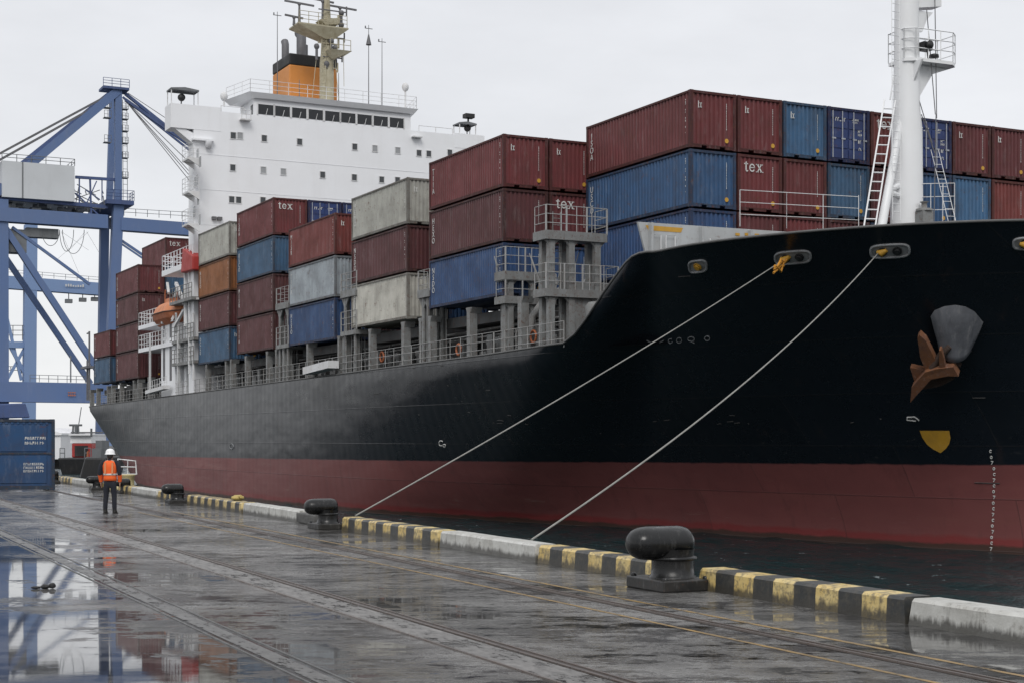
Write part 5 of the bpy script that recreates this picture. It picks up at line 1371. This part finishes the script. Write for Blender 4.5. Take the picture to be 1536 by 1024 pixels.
# trousers
vs = [(0,0,.98),(0,0,.90)]; rd_ = [(.165,.115),(.15,.12)]; ed = [(0,1)]
for sx in (-1, 1):
    b = len(vs); vs += [(sx*.095,0,.80),(sx*.115,.01,.50),(sx*.125,-.01,.30),(sx*.13,-.01,.07)]; rd_ += [.105,.082,.072,.068]; ed += [(1,b),(b,b+1),(b+1,b+2),(b+2,b+3)]
skinmesh('trousers', vs, ed, rd_, M_navy, wk)
for sx in (-1, 1):
    # sleeves navy to the elbow, orange cuffs below
    mb = MB(); mb.tube([(sx*.13,-.01,1.455),(sx*.19,-.01,1.43),(sx*.235,-.02,1.34),(sx*.275,-.04,1.16),(sx*.272,-.02,1.08)], [.06,.078,.072,.062,.058], 12); mb.build('sleeve', M_navy, wk)
    mb = MB(); mb.tube([(sx*.273,-.02,1.09),(sx*.268,.03,.98),(sx*.262,.045,.89)], [.064,.058,.050], 12); mb.build('cuff', M_vest, wk)
    mb = MB(); mb.ellipsoid((sx*.135,.05,.045), (.052,.14,.055), 12, 8); mb.tube([(sx*.13,-.01,.03),(sx*.13,-.01,.15)], [.055,.06], 10)
    mb.box((sx*.135-.05,-.08,0),(sx*.135+.05,.17,.022)); mb.build('boot', M_boot, wk)
rloft([(0,0,.92,.185,.135),(0,0,1.0,.185,.135),(0,0,1.10,.18,.13),(0,0,1.25,.205,.14),(0,0,1.36,.215,.14),(0,0,1.44,.19,.12),(0,0,1.485,.10,.085)], M_vest, 'vest')
for zb_ in (1.07,):
    rloft([(0,0,zb_,.187,.137),(0,0,zb_+.05,.190,.138)], M_refl, 'reflective_band')
mb = MB()
for sx in (-1,1): mb.hexa([(sx*.10-.025,-.15,1.12),(sx*.10+.025,-.15,1.12),(sx*.10+.025,-.13,1.12),(sx*.10-.025,-.13,1.12),(sx*.10-.025,-.135,1.43),(sx*.10+.025,-.135,1.43),(sx*.10+.025,-.11,1.43),(sx*.10-.025,-.11,1.43)])
mb.build('reflective_brace', paint('brace_tape', (.62,.24,.10), .5, .1, streak=False), wk)
mb = MB(); mb.ellipsoid((0,-.01,1.62), (.082,.095,.10)); mb.build('hair', M_boot, wk)
mb = MB(); mb.tube([(0,0,1.46),(0,0,1.54)], [.08,.07], 12); mb.build('collar', M_navy, wk)
mb = MB(); mb.lathe((0,.015,1.655), [(.150,0),(.152,.012),(.128,.022),(.125,.07),(.108,.115),(.07,.15),(0,.165)], 20)
mb.box((-.012,-.105,1.73),(.012,.13,1.822)) if False else None
mb.ellipsoid((0,.14,1.66), (.085,.07,.012), 12, 5); mb.build('helmet', M_helm, wk)
# face, ears (turned away from the camera)
mb = MB(); mb.ellipsoid((-.078,.02,1.60),(.012,.022,.032),8,6); mb.ellipsoid((.078,.02,1.60),(.012,.022,.032),8,6); mb.ellipsoid((0,.112,1.585),(.014,.02,.026),8,6); mb.ellipsoid((0,.098,1.545),(.026,.012,.008),8,5); mb.build('face', M_skin, wk)
mb = MB(); mb.ellipsoid((-.03,.098,1.61),(.012,.008,.007),8,5); mb.ellipsoid((.03,.098,1.61),(.012,.008,.007),8,5); mb.build('eye', M_glass, wk)
wk.scale = (1.0,1.0,1.0)

# ------------------------------------------------------------ ship-to-shore crane beyond the stern
S1, S2 = -251.9, -264.0
cr1 = thing('quay_crane', 'near blue ship to shore gantry crane with grey machinery house', 'crane', SHIP, (S1, 56, 0))
CB = Vector((S1, 56, 0))
def cpart(mb, name, mat, par=None, **k): return mb.build(name, mat, par or cr1, CB, None, **k)
def cb_(mb, u1, v1, u2, v2, w_, s1=S1, s2=None, h_=None): mb.bar(F(u1,v1,s1), F(u2,v2,s2 or s1), w_*.109, (h_ or w_)*.109, up=(1,0,0))
mb = MB(); cb_(mb,177,135,177,305,10); cb_(mb,177,305,168,500,15); cb_(mb,168,500,160,662,15); cpart(mb,'leg',M_blue)
mb = MB(); cb_(mb,169,150,164,305,9,S2); cb_(mb,157,305,154,500,13,S2); cb_(mb,154,500,150,662,13,S2); cpart(mb,'leg',M_blue)
mb = MB(); cb_(mb,4,300,5,662,14); cpart(mb,'leg',M_blue)
mb = MB(); cb_(mb,-16,300,-14,662,12,S2); cpart(mb,'leg',M_blue)
mb = MB(); cb_(mb,176,137,-70,345,12); cpart(mb,'back_leg',M_blue)
mb = MB(); cb_(mb,168,140,-80,338,10,S2); cpart(mb,'back_leg',M_dkblue)
mb = MB(); cb_(mb,174,137,-120,295,3); cb_(mb,174,143,-120,307,3.2); cpart(mb,'backstay',M_pipe)
mb = MB(); cb_(mb,-150,312,160,334,20,S1); cb_(mb,-150,312,160,334,18,S2); cpart(mb,'girder',M_blue)
mb = MB(); cb_(mb,180,337,420,355,19,S1); cb_(mb,165,335,400,353,17,S2); cpart(mb,'boom',M_blue)
mb = MB(); cb_(mb,188,141,400,310,4.5); cb_(mb,188,150,330,250,4.5); cb_(mb,184,146,330,262,3,S2); cpart(mb,'forestay',M_dkblue)
mb = MB()
for (u2,v2) in ((288,262),(288,268),(288,276),(292,252)): cb_(mb,187,150,u2,v2,.9)
cb_(mb,192,140,290,205,.8); cpart(mb,'hoist_rope',M_pipe)
mb = MB(); cb_(mb,-60,273,112,286,4); cb_(mb,113,266,175,270,4); cb_(mb,-60,292,162,311,5); cb_(mb,135,266,137,330,2.5); cb_(mb,119,268,119,310,1.8); cb_(mb,113,290,150,325,2); cb_(mb,128,285,150,300,1.5); cb_(mb,145,272,128,310,1.5); cb_(mb,153,268,153,302,1.5); cpart(mb,'girder_truss',M_dkblue)
mb = MB(); a, b = F(3,245,S1+1), F(112,250,S1+1); mb.box((S2,a.y,F(50,300,S1).z),(S1+1,b.y,F(60,247,S1).z)); hse = cpart(mb,'machinery_house',M_house)
mb = MB(); mb.rail([(S1+1,a.y,F(60,247,S1).z),(S1+1,b.y,F(60,247,S1).z),(S2,b.y,F(60,247,S1).z)],1.1,2.4,2,.06)
zr = F(60,247,S1).z; yr_ = F(33,250,S1+1).y; mb.box((S1+1,yr_,F(50,300,S1).z),(S1+1.06,yr_+.2,zr)); cpart(mb,'roof_railing',M_grey,hse)
mb = MB(); rr = random.Random(6)
for k in range(46):
    u = rr.uniform(0,150); v = rr.uniform(300,314)+u*.05; p = F(u,v,rr.uniform(S2,S1)); s_ = rr.uniform(.3,1.1); mb.box(p-Vector((.5,s_,.3)), p+Vector((.5,s_,.3)))
for k in range(14): cb_(mb, rr.uniform(95,155), rr.uniform(275,300), rr.uniform(100,160), rr.uniform(290,320), 1.2)
cpart(mb,'walkway_machinery',M_grey)
mb = MB(); mb.box(F(40,355,S1)-Vector((2,0,0)), F(88,346,S1)+Vector((0,0,.2))); mb.box(F(12,378,S1)-Vector((3,0,0)), F(40,345,S1)); cpart(mb,'trolley_cab',M_grey)
mb = MB(); z = F(178,302,S1).z
mb.box((S2-1, F(157,302,S1).y, z-.7),(S1+1.5,F(198,302,S1).y,z)); mb.rail([(S1+1.5,F(157,302,S1).y,z),(S1+1.5,F(198,302,S1).y,z),(S1-2,F(198,302,S1).y,z)],1.6,1.2,3,.05); cpart(mb,'leg_platform',M_dkblue); mb = MB()
z = F(172,132,S1).z; mb.box((S1-2.5,F(153,130,S1).y,z-.4),(S1+1,F(192,130,S1).y,z)); mb.rail([(S1+1,F(153,130,S1).y,z),(S1+1,F(192,130,S1).y,z)],1.3,1.2,3,.05)
cpart(mb,'apex_platform',M_dkblue)
mb = MB()
for v in (165,180,198,216,238,268): p = F(185,v,S1); mb.box(p-Vector((.6,.3,0)),p+Vector((.6,.7,.12))); mb.rail([p+Vector((.6,-.3,0)),p+Vector((.6,.7,0))],1.0,.5,2,.04)
for v in (163,178,215): p = F(161,v,S1); mb.box(p-Vector((.6,.6,0)),p+Vector((.6,.5,.12))); mb.rail([p+Vector((.6,-.6,0)),p+Vector((.6,.5,0))],1.2,.5,2,.04)
mb.ladder(F(188,300,S1),F(187,150,S1),.7,1.2,(0,1,0),.05); cpart(mb,'access_ladder',M_grey)
mb = MB(); z = F(235,322,S1).z; mb.rail([F(186,324,S1),F(290,330,S1)],1.2,2.0,2,.05); mb.rail([F(0,306,S1),F(150,318,S1)],1.2,2.0,2,.05); cpart(mb,'boom_railing',M_grey)
mb = MB(); cb_(mb,0,331,139,543,9); cb_(mb,139,543,150,560,9); cb_(mb,-10,360,136,575,8,S2); cb_(mb,18,341,135,427,4); cb_(mb,182,361,225,390,3.5); cb_(mb,182,366,222,393,2.5); cpart(mb,'diagonal_brace',M_blue)
mb = MB(); cb_(mb,-60,586,170,590,29,S1); cpart(mb,'sill_beam',M_blue)
mb = MB(); mb.rail([F(45,572,S1),F(128,574,S1)],1.1,1.5,2,.05); p = F(106,560,S1); mb.tube([F(106,573,S1),F(106,533,S1)],.12,5); cpart(mb,'sill_railing',M_grey)
mb = MB(); g0 = F(102,590,S1+1.8); 
for k in range(4): mb.box((g0.x,g0.y+k*.32,g0.z-.35),(g0.x+.02,g0.y+k*.32+.22,g0.z-.1)); mb.box((g0.x,g0.y+k*.32,g0.z+.1),(g0.x+.02,g0.y+k*.32+.22,g0.z+.3))
cpart(mb,'orange_lettering',M_lifeb)
mb = MB(); mb.hexa([F(-30,628,S1+6),F(45,626,S1+6),F(45,626,S1),F(-30,628,S1),F(-30,606,S1+6),F(38,604,S1+6),F(38,604,S1),F(-30,606,S1)]); a = F(28,612,S1+6.1)
cpart(mb,'bogie_beam',M_dkblue,bevel=.2)
mb = MB()
for (u, v, r_) in ((76,365,28),(110,375,34),(100,372,22)):
    pts = [F(u+r_*.4*math.cos(t)*1.2, 345+(v-345)*math.sin(t)*1.2, S1) for t in [PI*k/12 for k in range(13)]]; mb.tube(pts,.05,4,False)
for k in range(5): cb_(mb, rr.uniform(90,150), 348, rr.uniform(80,150), rr.uniform(370,420), .3)
cpart(mb,'festoon_cable',M_grey)
# far crane
S3 = -330.
cr2 = thing('quay_crane', 'hazy blue gantry crane frame standing farther behind, only legs and beams seen', 'crane', SHIP, (S3, 62, 0)); CB2 = Vector((S3, 62, 0))
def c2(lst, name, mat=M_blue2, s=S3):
    mb = MB()
    for (u1,v1,u2,v2,w_) in lst: mb.bar(F(u1,v1,s), F(u2,v2,s), w_*.143, up=(1,0,0))
    mb.build(name, mat, cr2, CB2)
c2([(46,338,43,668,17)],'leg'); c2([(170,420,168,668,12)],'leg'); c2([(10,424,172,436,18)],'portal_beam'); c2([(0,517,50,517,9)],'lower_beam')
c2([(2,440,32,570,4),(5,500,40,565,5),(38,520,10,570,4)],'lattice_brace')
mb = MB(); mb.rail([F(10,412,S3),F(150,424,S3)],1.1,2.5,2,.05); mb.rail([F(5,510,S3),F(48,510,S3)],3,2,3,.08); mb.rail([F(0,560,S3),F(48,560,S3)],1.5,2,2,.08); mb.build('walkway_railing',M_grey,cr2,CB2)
mb = MB()
for u,v in ((103,452),(124,450),(142,449)): p = F(u,v,S3); mb.box(p-Vector((.6,.7,.4)),p+Vector((.6,.7,.4))); mb.tube([p,p+Vector((0,0,2))],.1,5)
mb.build('cable_pulley',M_grey,cr2,CB2)
mb = MB(); g0 = F(98,430,S3+1.6); rr = random.Random(12)
for k in range(8): mb.box((g0.x,g0.y+k*.5,g0.z),(g0.x+.02,g0.y+k*.5+.3,g0.z+rr.uniform(.3,.7)))
mb.build('lettering',M_mark,cr2,CB2)
# land under the cranes
mb = MB(); mb.box((-420, 40, -4), (-246, 52, .4)); mb.box((-420, 54, -4), (-246, 80, .4)); mb.box((-420,-60,-4),(-225,30,.4))
tag(mb.build('far_quay', M_conc, None, (0,0,0), SHIP), kind='structure')

# ------------------------------------------------------------ small service vessel beyond the stern
YV = 190.
vsl = thing('service_vessel', 'small red and white workboat moored beyond the stern of the ship', 'boat', Matrix.Identity(4), ((110-CU)/FPX*YV, YV, WATER))
VB = Vector(((110-CU)/FPX*YV, YV, WATER))
def V(u, v, dy=0): p = W3(u, v, YV+dy); return p
def vbox(mb, u0, v0, u1, v1, d0, d1): a, b = V(u0, v1, 0), V(u1, v0, 0); mb.box((a.x, YV+d0, a.z), (b.x, YV+d1, b.z))
mb = MB(); a, b = V(88, 700), V(134, 686); mb.hexa([(a.x+.6,YV,WATER-1),(b.x-.6,YV,WATER-1),(b.x-.6,YV+18,WATER-1),(a.x+.6,YV+18,WATER-1),(a.x,YV-.6,b.z),(b.x,YV-.6,b.z),(b.x,YV+18,b.z),(a.x,YV+18,b.z)]); mb.build('hull',M_black,vsl,VB,bevel=.2)
mb = MB(); vbox(mb,97,664,127,686,3,9); 
mb.build('red_deckhouse',M_red,vsl,VB,bevel=.15)
mb = MB(); a, b = V(102,684), V(122,668); mb.box((a.x,YV+2.9,a.z),(b.x,YV+3.0,b.z)); mb.build('dark_opening',M_black,vsl,VB)
mb = MB(); vbox(mb,95,652,127,664,3,10); vbox(mb,94,650,128,652.3,2.5,10); mb.build('wheelhouse',M_shed,vsl,VB)
mb = MB(); vbox(mb,96,649,126,646.8,2.9,9); mb.build('window_row',M_pipe,vsl,VB)
mb = MB(); mb.tube([V(114,650),V(114,636)],.2,6); mb.tube([V(109,650),V(110,636)],.12,6); mb.tube([V(118,650),V(117,636)],.12,6); mb.tube([V(104,637),V(123,637)],.15,6); mb.tube([V(118,636),V(122,610)],.06,5); mb.build('mast',M_grey,vsl,VB); mb = MB(); mb.rail([V(90,686),V(97,686)],1.2,.8,2,.06); mb.build('railing',M_grey,vsl,VB); mb = MB(); mb.rail([V(127,686),V(136,686)],1.2,.8,2,.06); mb.build('railing',M_grey,vsl,VB)
mb = MB(); mb.tube([V(131,686),V(132,676)],.12,6); mb.build('deck_post',M_lifeb,vsl,VB)
YV2 = 230.
mb = MB(); a = W3(79,700,YV2); b = W3(93,652,YV2); mb.box((a.x-4,YV2,-1),(b.x-.2,YV2+12,b.z)); mb.prism([(a.x-4.2,YV2-.3,b.z+.001),(b.x,YV2-.3,b.z+.001),(b.x,YV2-.3,b.z+.3),((a.x-4+b.x)/2,YV2-.3,b.z+1.1),(a.x-4.2,YV2-.3,b.z+.3)],(0,12.6,0))
tag(mb.build('quay_shed', M_shed, None, (a.x,YV2,0), Matrix.Identity(4)), 'pale shed beyond the basin beside the blue quayside container', 'shed')
g = MB(); xs_ = QP(112, 10.6)
mb = MB()
YB = 170.; mb.hexa([W3(118,712,YB),W3(160,712,YB),W3(160,712,YB+10),W3(118,712,YB+10),W3(128,684,YB),W3(158,684,YB),W3(158,684,YB+10),W3(128,684,YB+10)])
for i in range(8):
    mb.v[i].z = WATER-.5 if i < 4 else W3(0,686,YB).z
tug = thing('tug', 'dark tug lying behind the worker under the ship stern', 'boat', Matrix.Identity(4), (W3(140,0,YB).x, YB, WATER)); TB = Vector((W3(140,0,YB).x, YB, WATER))
mb.build('hull', M_black, tug, TB, bevel=.2)
mb = MB(); a, b = W3(134,686,YB), W3(148,672,YB); mb.box((a.x,YB+1,a.z),(b.x,YB+6,b.z)); a, b = W3(136,672,YB), W3(146,660,YB); mb.box((a.x,YB+2,a.z),(b.x,YB+5,b.z)); mb.build('deckhouse', M_grey, tug, TB)
mb = MB(); mb.tube([W3(137,655,YB),W3(137,642,YB)],.12,6); mb.build('mast', M_grey, tug, TB)
